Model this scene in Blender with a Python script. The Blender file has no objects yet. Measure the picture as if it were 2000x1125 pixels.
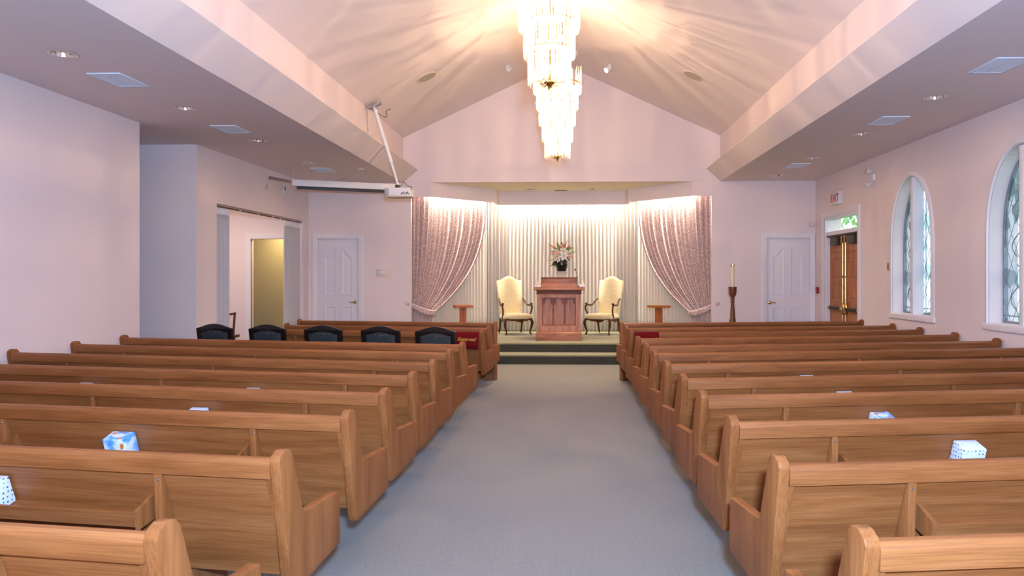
import bpy, bmesh, math, random
from mathutils import Vector, Matrix
from mathutils.geometry import tessellate_polygon

random.seed(7)
SC = bpy.context.scene
COL = SC.collection
PI = math.pi

# ------------------------------------------------------------------ materials
def lin(c):
    c /= 255.0
    return c / 12.92 if c <= 0.04045 else ((c + 0.055) / 1.055) ** 2.4
def rgb(r, g, b): return (lin(r), lin(g), lin(b), 1.0)

def base_mat(name):
    m = bpy.data.materials.new(name); m.use_nodes = True
    nt = m.node_tree
    return m, nt, nt.nodes['Principled BSDF']

def N(nt, kind, **kw):
    n = nt.nodes.new(kind)
    for k, v in kw.items(): setattr(n, k, v)
    return n

def plain(name, c, rough=0.6, metal=0.0, var=0.06, scale=6.0, bump=0.0, spec=0.4, stretch=(1, 1, 1), coat=0.0):
    """surface with a slight procedural tone variation"""
    m, nt, b = base_mat(name)
    tc = N(nt, 'ShaderNodeTexCoord'); mp = N(nt, 'ShaderNodeMapping'); mp.inputs['Scale'].default_value = stretch
    no = N(nt, 'ShaderNodeTexNoise'); no.inputs['Scale'].default_value = scale; no.inputs['Detail'].default_value = 4
    nt.links.new(tc.outputs['Object'], mp.inputs['Vector']); nt.links.new(mp.outputs[0], no.inputs['Vector'])
    mx = N(nt, 'ShaderNodeMix', data_type='RGBA')
    mx.inputs['A'].default_value = tuple(max(0, x * (1 - var)) for x in c[:3]) + (1,)
    mx.inputs['B'].default_value = tuple(min(1, x * (1 + var)) for x in c[:3]) + (1,)
    nt.links.new(no.outputs['Fac'], mx.inputs['Factor']); nt.links.new(mx.outputs['Result'], b.inputs['Base Color'])
    b.inputs['Roughness'].default_value = rough; b.inputs['Metallic'].default_value = metal
    b.inputs['Specular IOR Level'].default_value = spec; b.inputs['Coat Weight'].default_value = coat
    if bump:
        bp = N(nt, 'ShaderNodeBump'); bp.inputs['Strength'].default_value = bump; bp.inputs['Distance'].default_value = 0.01
        nt.links.new(no.outputs['Fac'], bp.inputs['Height']); nt.links.new(bp.outputs[0], b.inputs['Normal'])
    return m

def wood(name, dark, mid, light, axis='x', rough=0.45, fine=1.0, spec=0.32):
    """oak: long stretched noise along the grain axis plus fine pores"""
    m, nt, b = base_mat(name)
    tc = N(nt, 'ShaderNodeTexCoord'); oi = N(nt, 'ShaderNodeObjectInfo')
    ad = N(nt, 'ShaderNodeVectorMath', operation='ADD')
    ms = N(nt, 'ShaderNodeMath', operation='MULTIPLY'); ms.inputs[1].default_value = 37.0
    nt.links.new(oi.outputs['Random'], ms.inputs[0])
    nt.links.new(tc.outputs['Object'], ad.inputs[0]); nt.links.new(ms.outputs[0], ad.inputs[1])
    def layer(s_along, s_across, detail, dist):
        mp = N(nt, 'ShaderNodeMapping')
        s = [s_across] * 3; s['xyz'.index(axis)] = s_along
        mp.inputs['Scale'].default_value = s
        nt.links.new(ad.outputs[0], mp.inputs['Vector'])
        no = N(nt, 'ShaderNodeTexNoise'); no.inputs['Scale'].default_value = 1.0
        no.inputs['Detail'].default_value = detail; no.inputs['Distortion'].default_value = dist
        nt.links.new(mp.outputs[0], no.inputs['Vector'])
        return no
    a = layer(1.1 * fine, 14 * fine, 5, 0.7); p = layer(5 * fine, 190 * fine, 2, 0.0)
    cr = N(nt, 'ShaderNodeValToRGB')
    e = cr.color_ramp.elements
    e[0].position = 0.28; e[0].color = dark; e[1].position = 0.74; e[1].color = light
    k = e.new(0.5); k.color = mid
    nt.links.new(a.outputs['Fac'], cr.inputs['Fac'])
    mx = N(nt, 'ShaderNodeMix', data_type='RGBA', blend_type='MULTIPLY'); mx.inputs['Factor'].default_value = 0.35
    pr = N(nt, 'ShaderNodeValToRGB'); pr.color_ramp.elements[0].position = 0.38; pr.color_ramp.elements[0].color = (0.45, 0.42, 0.4, 1)
    pr.color_ramp.elements[1].position = 0.58; pr.color_ramp.elements[1].color = (1, 1, 1, 1)
    nt.links.new(p.outputs['Fac'], pr.inputs['Fac'])
    nt.links.new(cr.outputs[0], mx.inputs['A']); nt.links.new(pr.outputs[0], mx.inputs['B'])
    nt.links.new(mx.outputs['Result'], b.inputs['Base Color'])
    b.inputs['Roughness'].default_value = rough; b.inputs['Specular IOR Level'].default_value = spec
    bp = N(nt, 'ShaderNodeBump'); bp.inputs['Strength'].default_value = 0.08; bp.inputs['Distance'].default_value = 0.004
    nt.links.new(p.outputs['Fac'], bp.inputs['Height']); nt.links.new(bp.outputs[0], b.inputs['Normal'])
    return m

def dotted(name, base, dot, scale, radius, rough=0.7):
    m, nt, b = base_mat(name)
    tc = N(nt, 'ShaderNodeTexCoord')
    vo = N(nt, 'ShaderNodeTexVoronoi'); vo.inputs['Scale'].default_value = scale; vo.inputs['Randomness'].default_value = 0.25
    nt.links.new(tc.outputs['Object'], vo.inputs['Vector'])
    cr = N(nt, 'ShaderNodeValToRGB'); cr.color_ramp.interpolation = 'CONSTANT'
    cr.color_ramp.elements[0].color = dot; cr.color_ramp.elements[1].position = radius; cr.color_ramp.elements[1].color = base
    nt.links.new(vo.outputs['Distance'], cr.inputs['Fac']); nt.links.new(cr.outputs[0], b.inputs['Base Color'])
    b.inputs['Roughness'].default_value = rough; b.inputs['Specular IOR Level'].default_value = 0.12
    return m

def blotch(name, stops, scale, rough=0.8, detail=6, sheen=0.0, bump=0.0, stretch=(1, 1, 1)):
    m, nt, b = base_mat(name)
    tc = N(nt, 'ShaderNodeTexCoord'); mp = N(nt, 'ShaderNodeMapping'); mp.inputs['Scale'].default_value = stretch
    no = N(nt, 'ShaderNodeTexNoise'); no.inputs['Scale'].default_value = scale; no.inputs['Detail'].default_value = detail
    nt.links.new(tc.outputs['Object'], mp.inputs['Vector']); nt.links.new(mp.outputs[0], no.inputs['Vector'])
    cr = N(nt, 'ShaderNodeValToRGB')
    e = cr.color_ramp.elements
    e[0].position, e[0].color = stops[0]; e[1].position, e[1].color = stops[-1]
    for p, c in stops[1:-1]:
        k = e.new(p); k.color = c
    nt.links.new(no.outputs['Fac'], cr.inputs['Fac']); nt.links.new(cr.outputs[0], b.inputs['Base Color'])
    b.inputs['Roughness'].default_value = rough; b.inputs['Sheen Weight'].default_value = sheen
    b.inputs['Specular IOR Level'].default_value = 0.2
    if bump:
        bp = N(nt, 'ShaderNodeBump'); bp.inputs['Strength'].default_value = bump; bp.inputs['Distance'].default_value = 0.006
        nt.links.new(no.outputs['Fac'], bp.inputs['Height']); nt.links.new(bp.outputs[0], b.inputs['Normal'])
    return m

def glow(name, c, strength):
    m, nt, b = base_mat(name)
    b.inputs['Base Color'].default_value = c; b.inputs['Emission Color'].default_value = c
    b.inputs['Emission Strength'].default_value = strength
    return m

def crystal(name):
    """clear glass rods: mostly let light straight through, scatter and reflect the rest"""
    m, nt, b = base_mat(name)
    out = nt.nodes['Material Output']; nt.nodes.remove(b)
    tr = N(nt, 'ShaderNodeBsdfTransparent'); tr.inputs[0].default_value = (0.93, 0.92, 0.90, 1)
    tl = N(nt, 'ShaderNodeBsdfTranslucent'); tl.inputs[0].default_value = (0.95, 0.93, 0.9, 1)
    gl = N(nt, 'ShaderNodeBsdfGlossy'); gl.inputs['Roughness'].default_value = 0.12; gl.inputs[0].default_value = (1, 1, 1, 1)
    m1 = N(nt, 'ShaderNodeMixShader'); m1.inputs[0].default_value = 0.55
    m2 = N(nt, 'ShaderNodeMixShader'); m2.inputs[0].default_value = 0.34
    nt.links.new(tl.outputs[0], m1.inputs[1]); nt.links.new(gl.outputs[0], m1.inputs[2])
    nt.links.new(tr.outputs[0], m2.inputs[1]); nt.links.new(m1.outputs[0], m2.inputs[2])
    nt.links.new(m2.outputs[0], out.inputs[0])
    return m

def pane_glass(name, stained):
    m, nt, b = base_mat(name)
    out = nt.nodes['Material Output']; nt.nodes.remove(b)
    tr = N(nt, 'ShaderNodeBsdfTransparent'); gl = N(nt, 'ShaderNodeBsdfGlossy'); gl.inputs['Roughness'].default_value = 0.05
    m1 = N(nt, 'ShaderNodeMixShader'); m1.inputs[0].default_value = 0.08
    if stained:
        tc = N(nt, 'ShaderNodeTexCoord'); vo = N(nt, 'ShaderNodeTexVoronoi'); vo.inputs['Scale'].default_value = 5.0
        nt.links.new(tc.outputs['Object'], vo.inputs['Vector'])
        cr = N(nt, 'ShaderNodeValToRGB'); e = cr.color_ramp.elements
        e[0].position = 0.25; e[0].color = (0.92, 0.96, 1.0, 1); e[1].position = 0.85; e[1].color = (0.55, 0.66, 0.70, 1)
        sp = N(nt, 'ShaderNodeSeparateColor'); nt.links.new(vo.outputs['Color'], sp.inputs[0])
        nt.links.new(sp.outputs[0], cr.inputs['Fac']); nt.links.new(cr.outputs[0], tr.inputs[0])
    nt.links.new(tr.outputs[0], m1.inputs[1]); nt.links.new(gl.outputs[0], m1.inputs[2]); nt.links.new(m1.outputs[0], out.inputs[0])
    return m

M = {}
M['riser'] = blotch('dark_riser_strip', [(0.3, (0.035, 0.036, 0.028, 1)), (0.7, (0.055, 0.056, 0.044, 1))], 40.0, 0.95, 6, 0.1, 0.2)  # darker tone for the thin strips over the step fronts
M['wall'] = plain('painted_wall', (0.80, 0.695, 0.685, 1), 0.85, var=0.02, scale=2.0, bump=0.03, spec=0.15)
M['ceil'] = plain('painted_ceiling', (0.80, 0.72, 0.71, 1), 0.9, var=0.02, scale=2.0, spec=0.1)
M['soffit'] = plain('alcove_soffit_paint', (0.86, 0.80, 0.62, 1), 0.9, var=0.02, scale=2.0, spec=0.1)
M['olive'] = plain('olive_hall_wall', (0.40, 0.34, 0.20, 1), 0.9, var=0.03, spec=0.1)
M['trim'] = plain('white_trim_paint', (0.82, 0.78, 0.81, 1), 0.5, var=0.015, spec=0.3)
M['door'] = plain('white_door_paint', (0.80, 0.77, 0.81, 1), 0.5, var=0.015, spec=0.3)
M['carpet'] = blotch('sage_carpet', [(0.3, (0.157, 0.143, 0.124, 1)), (0.5, (0.183, 0.167, 0.145, 1)), (0.72, (0.209, 0.191, 0.167, 1))], 60.0, 0.95, 6, 0.15, 0.2)
M['stagecarpet'] = blotch('stage_carpet', [(0.3, (0.205, 0.185, 0.095, 1)), (0.7, (0.275, 0.25, 0.135, 1))], 40.0, 0.95, 12, 0.3, 0.2)
OD, OM, OL = (0.200, 0.063, 0.016, 1), (0.275, 0.093, 0.026, 1), (0.340, 0.126, 0.040, 1)
M['oakx'] = wood('oak_long_grain', OD, OM, OL, 'x')
M['oakz'] = wood('oak_upright_grain', OD, OM, OL, 'z')
M['lectx'] = wood('lectern_oak_level', rgb(146, 92, 70), rgb(170, 113, 87), rgb(192, 135, 107), 'x', fine=1.8)
M['lectz'] = wood('lectern_oak_upright', rgb(150, 97, 74), rgb(174, 118, 93), rgb(194, 140, 113), 'z', fine=1.8)
M['lecmould'] = wood('lectern_moulding_oak', rgb(88, 40, 16), rgb(116, 56, 24), rgb(140, 74, 36), 'x', fine=1.8)
M['standwood'] = wood('honey_stand_wood', rgb(150, 82, 36), rgb(176, 100, 48), rgb(200, 124, 66), 'z', fine=2.0)
M['exitwood'] = wood('entrance_door_oak', rgb(148, 90, 48), rgb(182, 116, 68), rgb(208, 144, 94), 'z', fine=1.2)
M['walnut'] = wood('dark_walnut', rgb(58, 28, 14), rgb(84, 44, 22), rgb(110, 62, 34), 'z', rough=0.28, fine=2.0)
M['candlewood'] = wood('turned_brown_wood', rgb(84, 48, 28), rgb(112, 66, 42), rgb(138, 88, 60), 'z', rough=0.35, fine=2.0)
M['cream'] = blotch('cream_damask', [(0.35, rgb(208, 188, 140)), (0.5, rgb(222, 204, 160)), (0.65, rgb(232, 216, 176))], 55.0, 0.75, 3, 0.3, 0.05)
M['blackwood'] = plain('black_lacquer', (0.006, 0.006, 0.007, 1), 0.22, var=0.2, spec=0.5)
M['dots'] = dotted('dotted_slate_fabric', rgb(44, 50, 53), rgb(140, 136, 126), 30.0, 0.15)
M['red'] = plain('red_velvet', rgb(104, 7, 13), 0.85, var=0.15, scale=30, spec=0.15)
M['gold'] = plain('gold_thread', rgb(214, 160, 70), 0.4, metal=0.3, var=0.1)
M['brass'] = plain('polished_brass', rgb(206, 168, 96), 0.2, metal=1.0, var=0.05)
M['chrome'] = plain('chrome', (0.75, 0.72, 0.70, 1), 0.14, metal=1.0, var=0.03)
M['steel'] = plain('brushed_steel', (0.42, 0.42, 0.44, 1), 0.35, metal=0.9, var=0.05)
M['darkmetal'] = plain('dark_bronze', rgb(84, 76, 60), 0.4, metal=0.7, var=0.08)
M['black'] = plain('black_plastic', (0.010, 0.010, 0.012, 1), 0.45, var=0.15)
M['whiteplastic'] = plain('white_plastic', (0.74, 0.73, 0.72, 1), 0.45, var=0.02)
M['ivory'] = plain('ivory_plastic', (0.72, 0.63, 0.52, 1), 0.5, var=0.02)
M['grey'] = plain('grey_plastic', (0.40, 0.40, 0.43, 1), 0.5, var=0.03)
M['ventwhite'] = plain('vent_enamel', (0.74, 0.82, 0.92, 1), 0.5, var=0.02)
M['speakermesh'] = plain('speaker_grille', (0.47, 0.42, 0.34, 1), 0.8, var=0.08, scale=80)
M['redplastic'] = plain('red_pull_station', rgb(150, 16, 24), 0.4, var=0.05)
M['brown'] = plain('brass_switch_plate', rgb(170, 136, 100), 0.35, metal=0.4, var=0.05)
M['drape'] = blotch('rose_grey_drape_print', [(0.36, rgb(150, 126, 128)), (0.50, rgb(206, 178, 172)), (0.64, rgb(232, 208, 198))], 46.0, 0.8, 5, 0.2, 0.05)
M['backcloth'] = plain('cream_pleated_cloth', (0.62, 0.56, 0.50, 1), 0.85, var=0.03, scale=3, spec=0.1)
M['sheer'] = plain('grey_sheer_cloth', (0.55, 0.52, 0.52, 1), 0.85, var=0.04, scale=10, spec=0.1)
M['sheertop'] = plain('white_curtain_header', (0.78, 0.74, 0.74, 1), 0.8, var=0.02, spec=0.1)
M['vase'] = plain('black_glaze', (0.008, 0.010, 0.008, 1), 0.12, var=0.3, spec=0.6)
M['pedestal'] = plain('cream_pedestal', (0.56, 0.50, 0.42, 1), 0.6, var=0.03)
M['wax'] = plain('candle_wax', rgb(224, 210, 178), 0.45, var=0.03)
M['petalwhite'] = plain('lily_petal', (0.86, 0.81, 0.74, 1), 0.6, var=0.05, scale=30)
M['petalpink'] = plain('pink_petal', rgb(240, 184, 178), 0.6, var=0.15, scale=40)
M['petalcoral'] = plain('coral_petal', rgb(232, 120, 108), 0.6, var=0.15, scale=40)
M['petalorange'] = plain('apricot_petal', rgb(238, 178, 110), 0.6, var=0.12, scale=40)
M['leaf'] = plain('fresh_leaf', rgb(110, 158, 58), 0.55, var=0.25, scale=20)
M['darkleaf'] = plain('dark_leaf', rgb(48, 62, 38), 0.55, var=0.25, scale=20)
M['pollen'] = plain('brown_stamen', rgb(86, 60, 40), 0.7, var=0.1)
M['tissue'] = plain('peach_tissue', rgb(238, 206, 188), 0.8, var=0.04, scale=30)
M['boxwhite'] = plain('white_card', (0.72, 0.74, 0.82, 1), 0.55, var=0.02)
M['boxdots'] = dotted('white_card_blue_dots', (0.70, 0.75, 0.86, 1), rgb(96, 100, 130), 48.0, 0.22, 0.55)
M['boxblue'] = blotch('blue_watercolour_card', [(0.34, rgb(70, 130, 240)), (0.46, rgb(120, 180, 250)), (0.56, rgb(225, 232, 250)), (0.70, rgb(205, 214, 250))], 13.0, 0.5, 5)
M['orange'] = plain('orange_leaf_print', rgb(236, 120, 50), 0.55, var=0.15, scale=60)
M['crystal'] = crystal('crystal_rod')
M['bulb'] = glow('lit_bulb', (1.0, 0.66, 0.38, 1), 105.0)
M['spotlamp'] = glow('lit_spot_lens', (1.0, 0.95, 0.95, 1), 8.0)
M['canbulb'] = plain('clear_lamp_bulb', (0.85, 0.85, 0.9, 1), 0.05, metal=0.6, var=0.02)
M['lens'] = plain('lamp_lens', (0.75, 0.75, 0.8, 1), 0.1, metal=0.6, var=0.02)
M['stained'] = pane_glass('leaded_glass', True)
M['clear'] = pane_glass('clear_glass', False)
M['lead'] = plain('lead_came', (0.26, 0.28, 0.31, 1), 0.5, metal=0.2, var=0.1)
M['leaftree'] = plain('tree_leaf', rgb(150, 200, 130), 0.6, var=0.3, scale=8)
M['bark'] = plain('bark', rgb(110, 90, 70), 0.9, var=0.2)
M['grassmat'] = plain('outside_lawn', rgb(110, 150, 90), 0.95, var=0.2, scale=4)
M['exitred'] = plain('exit_red', rgb(200, 24, 30), 0.5, var=0.03)

# ------------------------------------------------------------------ mesh builder
class MB:
    def __init__(s): s.v = []; s.f = []
    def add(s, vs, fs, X=None):
        o = len(s.v)
        s.v += [X(*p) if X else tuple(p) for p in vs]
        s.f += [tuple(i + o for i in f) for f in fs]
    def box(s, x0, x1, y0, y1, z0, z1, X=None):
        s.add([(x, y, z) for x in (x0, x1) for y in (y0, y1) for z in (z0, z1)],
              [(0, 1, 3, 2), (4, 6, 7, 5), (0, 4, 5, 1), (2, 3, 7, 6), (0, 2, 6, 4), (1, 5, 7, 3)], X)
    def prism(s, poly, a, b, X):
        """poly in (u,w), extruded over t in [a,b]; X(u,w,t) -> xyz"""
        n = len(poly)
        s.add([(u, w, a) for u, w in poly] + [(u, w, b) for u, w in poly],
              [tuple(range(n - 1, -1, -1)), tuple(range(n, 2 * n))] + [(i, (i + 1) % n, n + (i + 1) % n, n + i) for i in range(n)], X)
    def holed(s, outer, holes, a, b, X):
        loops = [outer] + holes
        tri = tessellate_polygon([[Vector((u, w, 0)) for u, w in l] for l in loops])
        flat = [p for l in loops for p in l]; n = len(flat)
        fs = [tuple(t) for t in tri] + [tuple(i + n for i in reversed(t)) for t in tri]
        o = 0
        for l in loops:
            k = len(l)
            fs += [(o + i, o + (i + 1) % k, n + o + (i + 1) % k, n + o + i) for i in range(k)]
            o += k
        s.add([(u, w, a) for u, w in flat] + [(u, w, b) for u, w in flat], fs, X)
    def tube(s, pts, r, n=8, cap=True, flat=1.0):
        pts = [Vector(p) for p in pts]; m = len(pts)
        rr = r if isinstance(r, (list, tuple)) else [r] * m
        t0 = (pts[1] - pts[0]).normalized()
        ref = Vector((0, 0, 1)) if abs(t0.z) < 0.9 else Vector((1, 0, 0))
        u = t0.cross(ref).normalized(); vs = []
        for i, p in enumerate(pts):
            t = (pts[min(i + 1, m - 1)] - pts[max(i - 1, 0)]).normalized()
            u = (u - t * u.dot(t)).normalized(); w = t.cross(u)
            for k in range(n):
                a = 2 * PI * k / n
                vs.append(tuple(p + u * (math.cos(a) * rr[i]) + w * (math.sin(a) * rr[i] * flat)))
        fs = [(i * n + k, i * n + (k + 1) % n, (i + 1) * n + (k + 1) % n, (i + 1) * n + k) for i in range(m - 1) for k in range(n)]
        if cap: fs += [tuple(range(n - 1, -1, -1)), tuple(range((m - 1) * n, m * n))]
        s.add(vs, fs)
    def lathe(s, prof, n=24, c=(0, 0, 0), X=None, cap=True):
        vs = [(c[0] + r * math.cos(2 * PI * k / n), c[1] + r * math.sin(2 * PI * k / n), c[2] + z) for r, z in prof for k in range(n)]
        m = len(prof)
        fs = [(i * n + k, i * n + (k + 1) % n, (i + 1) * n + (k + 1) % n, (i + 1) * n + k) for i in range(m - 1) for k in range(n)]
        if cap: fs += [tuple(range(n - 1, -1, -1)), tuple(range((m - 1) * n, m * n))]
        s.add(vs, fs, X)
    def mould(s, path, prof, X, closed=True):
        """sweep profile [(offset outward, height)] along a planar path with mitred corners"""
        n = len(path); vs = []
        for i in range(n):
            p = Vector(path[i]); a = Vector(path[i - 1]) if (closed or i > 0) else None; b = Vector(path[(i + 1) % n]) if (closed or i < n - 1) else None
            d1 = (p - a).normalized() if a is not None and (p - a).length > 1e-9 else None
            d2 = (b - p).normalized() if b is not None and (b - p).length > 1e-9 else None
            d1 = d1 or d2; d2 = d2 or d1
            n1 = Vector((d1.y, -d1.x)); n2 = Vector((d2.y, -d2.x)); h = (n1 + n2)
            h = h / max(h.dot(n1), 0.35) if h.length > 1e-6 else n1
            for o, t in prof: vs.append((p.x + h.x * o, p.y + h.y * o, t))
        k = len(prof)
        fs = [(i * k + j, i * k + (j + 1) % k, ((i + 1) % n) * k + (j + 1) % k, ((i + 1) % n) * k + j)
              for i in range(n if closed else n - 1) for j in range(k)]
        if not closed: fs += [tuple(range(k)), tuple(range((n - 1) * k + k - 1, (n - 1) * k - 1, -1))]
        s.add(vs, fs, X)
    def pad(s, outline, layers, X):
        """domed cushion: outline rings scaled about the centroid, layers [(depth, scale)]"""
        cx = sum(p[0] for p in outline) / len(outline); cy = sum(p[1] for p in outline) / len(outline)
        n = len(outline); vs = []
        for d, k in layers:
            vs += [(cx + (u - cx) * k, cy + (w - cy) * k, d) for u, w in outline]
        m = len(layers)
        fs = [(i * n + k, i * n + (k + 1) % n, (i + 1) * n + (k + 1) % n, (i + 1) * n + k) for i in range(m - 1) for k in range(n)]
        vs += [(cx, cy, layers[0][0]), (cx, cy, layers[-1][0])]
        c0, c1 = m * n, m * n + 1
        fs += [(c0, (k + 1) % n, k) for k in range(n)] + [(c1, (m - 1) * n + k, (m - 1) * n + (k + 1) % n) for k in range(n)]
        s.add(vs, fs, X)
    def sheet(s, grid, closed=False):
        m, n = len(grid), len(grid[0])
        s.add([p for row in grid for p in row],
              [(i * n + j, i * n + j + 1, (i + 1) * n + j + 1, (i + 1) * n + j) for i in range(m - 1) for j in range(n - 1)])
    def build(s, name, mat, parent=None, smooth=None, bevel=0.0, seg=2, thick=0.0, loc=None):
        me = bpy.data.meshes.new(name)
        bm = bmesh.new()
        vs = [bm.verts.new(p) for p in s.v]
        for f in s.f:
            try: bm.faces.new([vs[i] for i in f])
            except ValueError: pass
        bmesh.ops.remove_doubles(bm, verts=bm.verts, dist=1e-6)
        bmesh.ops.recalc_face_normals(bm, faces=bm.faces)
        if bevel:
            ed = [e for e in bm.edges if len(e.link_faces) == 2 and e.calc_face_angle(0) > 0.5]
            bmesh.ops.bevel(bm, geom=ed, offset=bevel, segments=seg, profile=0.6, affect='EDGES', clamp_overlap=True)
        bm.to_mesh(me); bm.free()
        if smooth is not None or bevel:
            for p in me.polygons: p.use_smooth = True
            me.set_sharp_from_angle(angle=math.radians(smooth if smooth is not None else 40))
        me.materials.append(M[mat])
        o = bpy.data.objects.new(name, me); COL.objects.link(o)
        if parent: o.parent = parent
        if loc: o.location = loc
        if thick:
            md = o.modifiers.new('thickness', 'SOLIDIFY'); md.thickness = thick; md.offset = 0
        return o

def tag(o, label, cat, group=None, kind=None):
    o['label'] = label; o['category'] = cat
    if group: o['group'] = group
    if kind: o['kind'] = kind
    return o
def empty(name, loc=(0, 0, 0), rz=0.0):
    o = bpy.data.objects.new(name, None); COL.objects.link(o)
    o.location = loc; o.rotation_euler = (0, 0, rz); o.empty_display_size = 0.1
    return o
def thing(name, label, cat, loc=(0, 0, 0), rz=0.0, group=None, kind=None):
    return tag(empty(name, loc, rz), label, cat, group, kind)
def copy_tree(o, parent=None):
    c = o.copy(); COL.objects.link(c)
    if parent: c.parent = parent
    for ch in list(o.children): copy_tree(ch, c)
    return c
def structure(o, label, cat): return tag(o, label, cat, None, 'structure')
def text_mesh(name, body, size, mat, parent, X, shear=0.0, extrude=0.002, align='CENTER', off=0.0, space=1.0):
    cu = bpy.data.curves.new(name, 'FONT'); cu.body = body; cu.size = size; cu.shear = shear; cu.extrude = extrude
    cu.align_x = align; cu.align_y = 'CENTER'; cu.offset = off; cu.space_character = space
    tmp = bpy.data.objects.new(name + '_tmp', cu); COL.objects.link(tmp)
    dg = bpy.context.evaluated_depsgraph_get(); dg.update()
    me = bpy.data.meshes.new_from_object(tmp.evaluated_get(dg))
    COL.objects.unlink(tmp); bpy.data.objects.remove(tmp)
    for v in me.vertices: v.co = X(*v.co)
    me.materials.clear(); me.materials.append(M[mat]); me.name = name
    o = bpy.data.objects.new(name, me); COL.objects.link(o); o.parent = parent
    return o

def smooth_path(pts, n=6):
    """Catmull-Rom through the points"""
    P = [Vector(p) for p in pts]; out = []
    for i in range(len(P) - 1):
        p0, p1, p2, p3 = P[max(i - 1, 0)], P[i], P[i + 1], P[min(i + 2, len(P) - 1)]
        for k in range(n):
            t = k / n
            out.append(0.5 * ((2 * p1) + (p2 - p0) * t + (2 * p0 - 5 * p1 + 4 * p2 - p3) * t * t + (3 * p1 - p0 - 3 * p2 + p3) * t ** 3))
    out.append(P[-1])
    return out

# ------------------------------------------------------------------ the room
FZ = 3.61            # flat side ceilings
YF, YR = 15.2, -3.5  # front wall, rear wall
XR, XL = 5.25, -5.41

b = MB(); b.box(-9, 5.6, YR - .2, 17.6, -.2, 0)
structure(b.build('floor', 'carpet'), 'grey-green carpet floor of the chapel and its centre aisle', 'floor')

def rect(u0, u1, w0, w1): return [(u0, w0), (u1, w0), (u1, w1), (u0, w1)]
# flat ceilings, gabled ceiling
CANL, CANR, CANA = [(-4.37, y) for y in (6.36, 8.44, 10.46, 12.50, 14.49)], [(4.23, y) for y in (8.23, 10.27, 12.30, 14.35)], [(-.715, 16.40), (.688, 16.40)]
def ring(c, r, n=28): return [(c[0] + r * math.cos(2 * PI * i / n), c[1] + r * math.sin(2 * PI * i / n)) for i in range(n)]
Xc = lambda u, w, t: (u, w, t)
b = MB(); b.holed(rect(-9, -3.33, YR, YF), [ring(c, .103) for c in CANL], FZ, FZ + .1, Xc)
structure(b.build('ceiling_left', 'ceil'), 'low flat ceiling over the left pews, with round lights', 'ceiling')
b = MB(); b.holed(rect(3.30, 5.6, YR, YF), [ring(c, .103) for c in CANR], FZ, FZ + .1, Xc)
structure(b.build('ceiling_right', 'ceil'), 'low flat ceiling over the right pews beside the windows', 'ceiling')
EZ, PKX, PKZ = 4.55, -.035, 6.10
b = MB(); Xy = lambda u, w, t: (u, t, w)
b.prism([(-3.33, EZ), (PKX, PKZ), (3.30, EZ), (3.30, EZ + .14), (PKX, PKZ + .14), (-3.33, EZ + .14)], YR, YF, Xy)
structure(b.build('ceiling', 'ceil'), 'gabled pink-white vault above the aisle and chandeliers', 'ceiling')
for nm, sx, xo, lb in (('left', -1, -3.33, 'left'), ('right', 1, 3.30, 'right')):
    b = MB(); b.box(min(xo, xo + sx * .1), max(xo, xo + sx * .1), YR, YF, FZ + .101, EZ + .12)
    structure(b.build('wall_upper_' + nm, 'wall'), 'upright band of wall between vault and %s bevel' % lb, 'wall')
    b = MB(); k = sx
    b.prism([(xo, FZ - .001), (k * 3.012, FZ + .262), (k * 3.03, FZ + .285), (xo, FZ + .03)], YR, YF - .002, Xy)
    structure(b.build('trim_1' if sx < 0 else 'trim_2', 'ceil'), 'slanted cove panel along the %s edge of the vault' % lb, 'trim')

# front wall (gable, two doors, side-room doorway, alcove opening)
DH = 2.43
b = MB()
b.holed([(-9, 0), (5.6, 0), (5.6, FZ + .05), (3.32, FZ + .05), (3.32, EZ + .05), (PKX, PKZ + .06), (-3.35, EZ + .05), (-3.35, FZ + .05), (-9, FZ + .05)],
        [rect(-5.17, -4.27, .0001, DH + .01), rect(4.235, 5.145, .0001, DH + .01), rect(-6.585, -5.70, .0001, DH), rect(-3.16, 3.12, .0001, FZ)], YF, YF + .14, Xy)
structure(b.build('wall_front', 'wall'), 'pink-white gable wall behind the chancel, with two white doors', 'wall')

# alcove shell
b = MB()
b.box(-3.35, -3.20, YF + .14, 17.3, 0, FZ); structure(b.build('wall_alcove_left', 'wall'), 'left side wall hidden behind the alcove drape', 'wall')
b = MB(); b.box(3.20, 3.35, YF + .14, 17.3, 0, FZ); structure(b.build('wall_alcove_right', 'wall'), 'right side wall hidden behind the alcove drape', 'wall')
b = MB(); b.box(-3.35, 3.35, 17.15, 17.3, 0, FZ); structure(b.build('wall_alcove_back', 'wall'), 'alcove back wall behind the pleated cloth', 'wall')
b = MB(); b.holed(rect(-3.35, 3.35, YF + .14, 17.3), [ring(c, .098) for c in CANA], FZ, FZ + .1, Xc); structure(b.build('ceiling_alcove', 'soffit'), 'yellowish alcove ceiling over the lectern', 'ceiling')

# alcove valance: flush ends, two angled runs and the centre run
VB = 3.312
b = MB()
t = .05
for k in (-1, 1):
    ex = -3.16 if k < 0 else 3.12
    b.box(min(ex, k * 2.72), max(ex, k * 2.72), YF + .002, YF + .05, VB, FZ - .001)
    p0, p1 = Vector((k * 2.72, YF + .002)), Vector((k * 1.50, 16.46))
    nn = Vector((k * .72, .694)) * t
    q = [p0, p1, p1 + nn, p0 + nn]
    b.prism([(p.x, p.y) for p in q], VB, FZ - .001, lambda u, w, s: (u, w, s))
    b.prism([(k * 1.50, 16.46), (k * 1.46, 16.80), (k * 1.51, 16.80), (k * 1.535, 16.49)], VB - .015, FZ - .001, lambda u, w, s: (u, w, s))
b.box(-1.46, 1.46, 16.80, 16.84, 3.29, FZ - .001)
structure(b.build('trim_3', 'wall'), 'stepped valance hiding the light tubes round the alcove top', 'trim')

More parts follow.
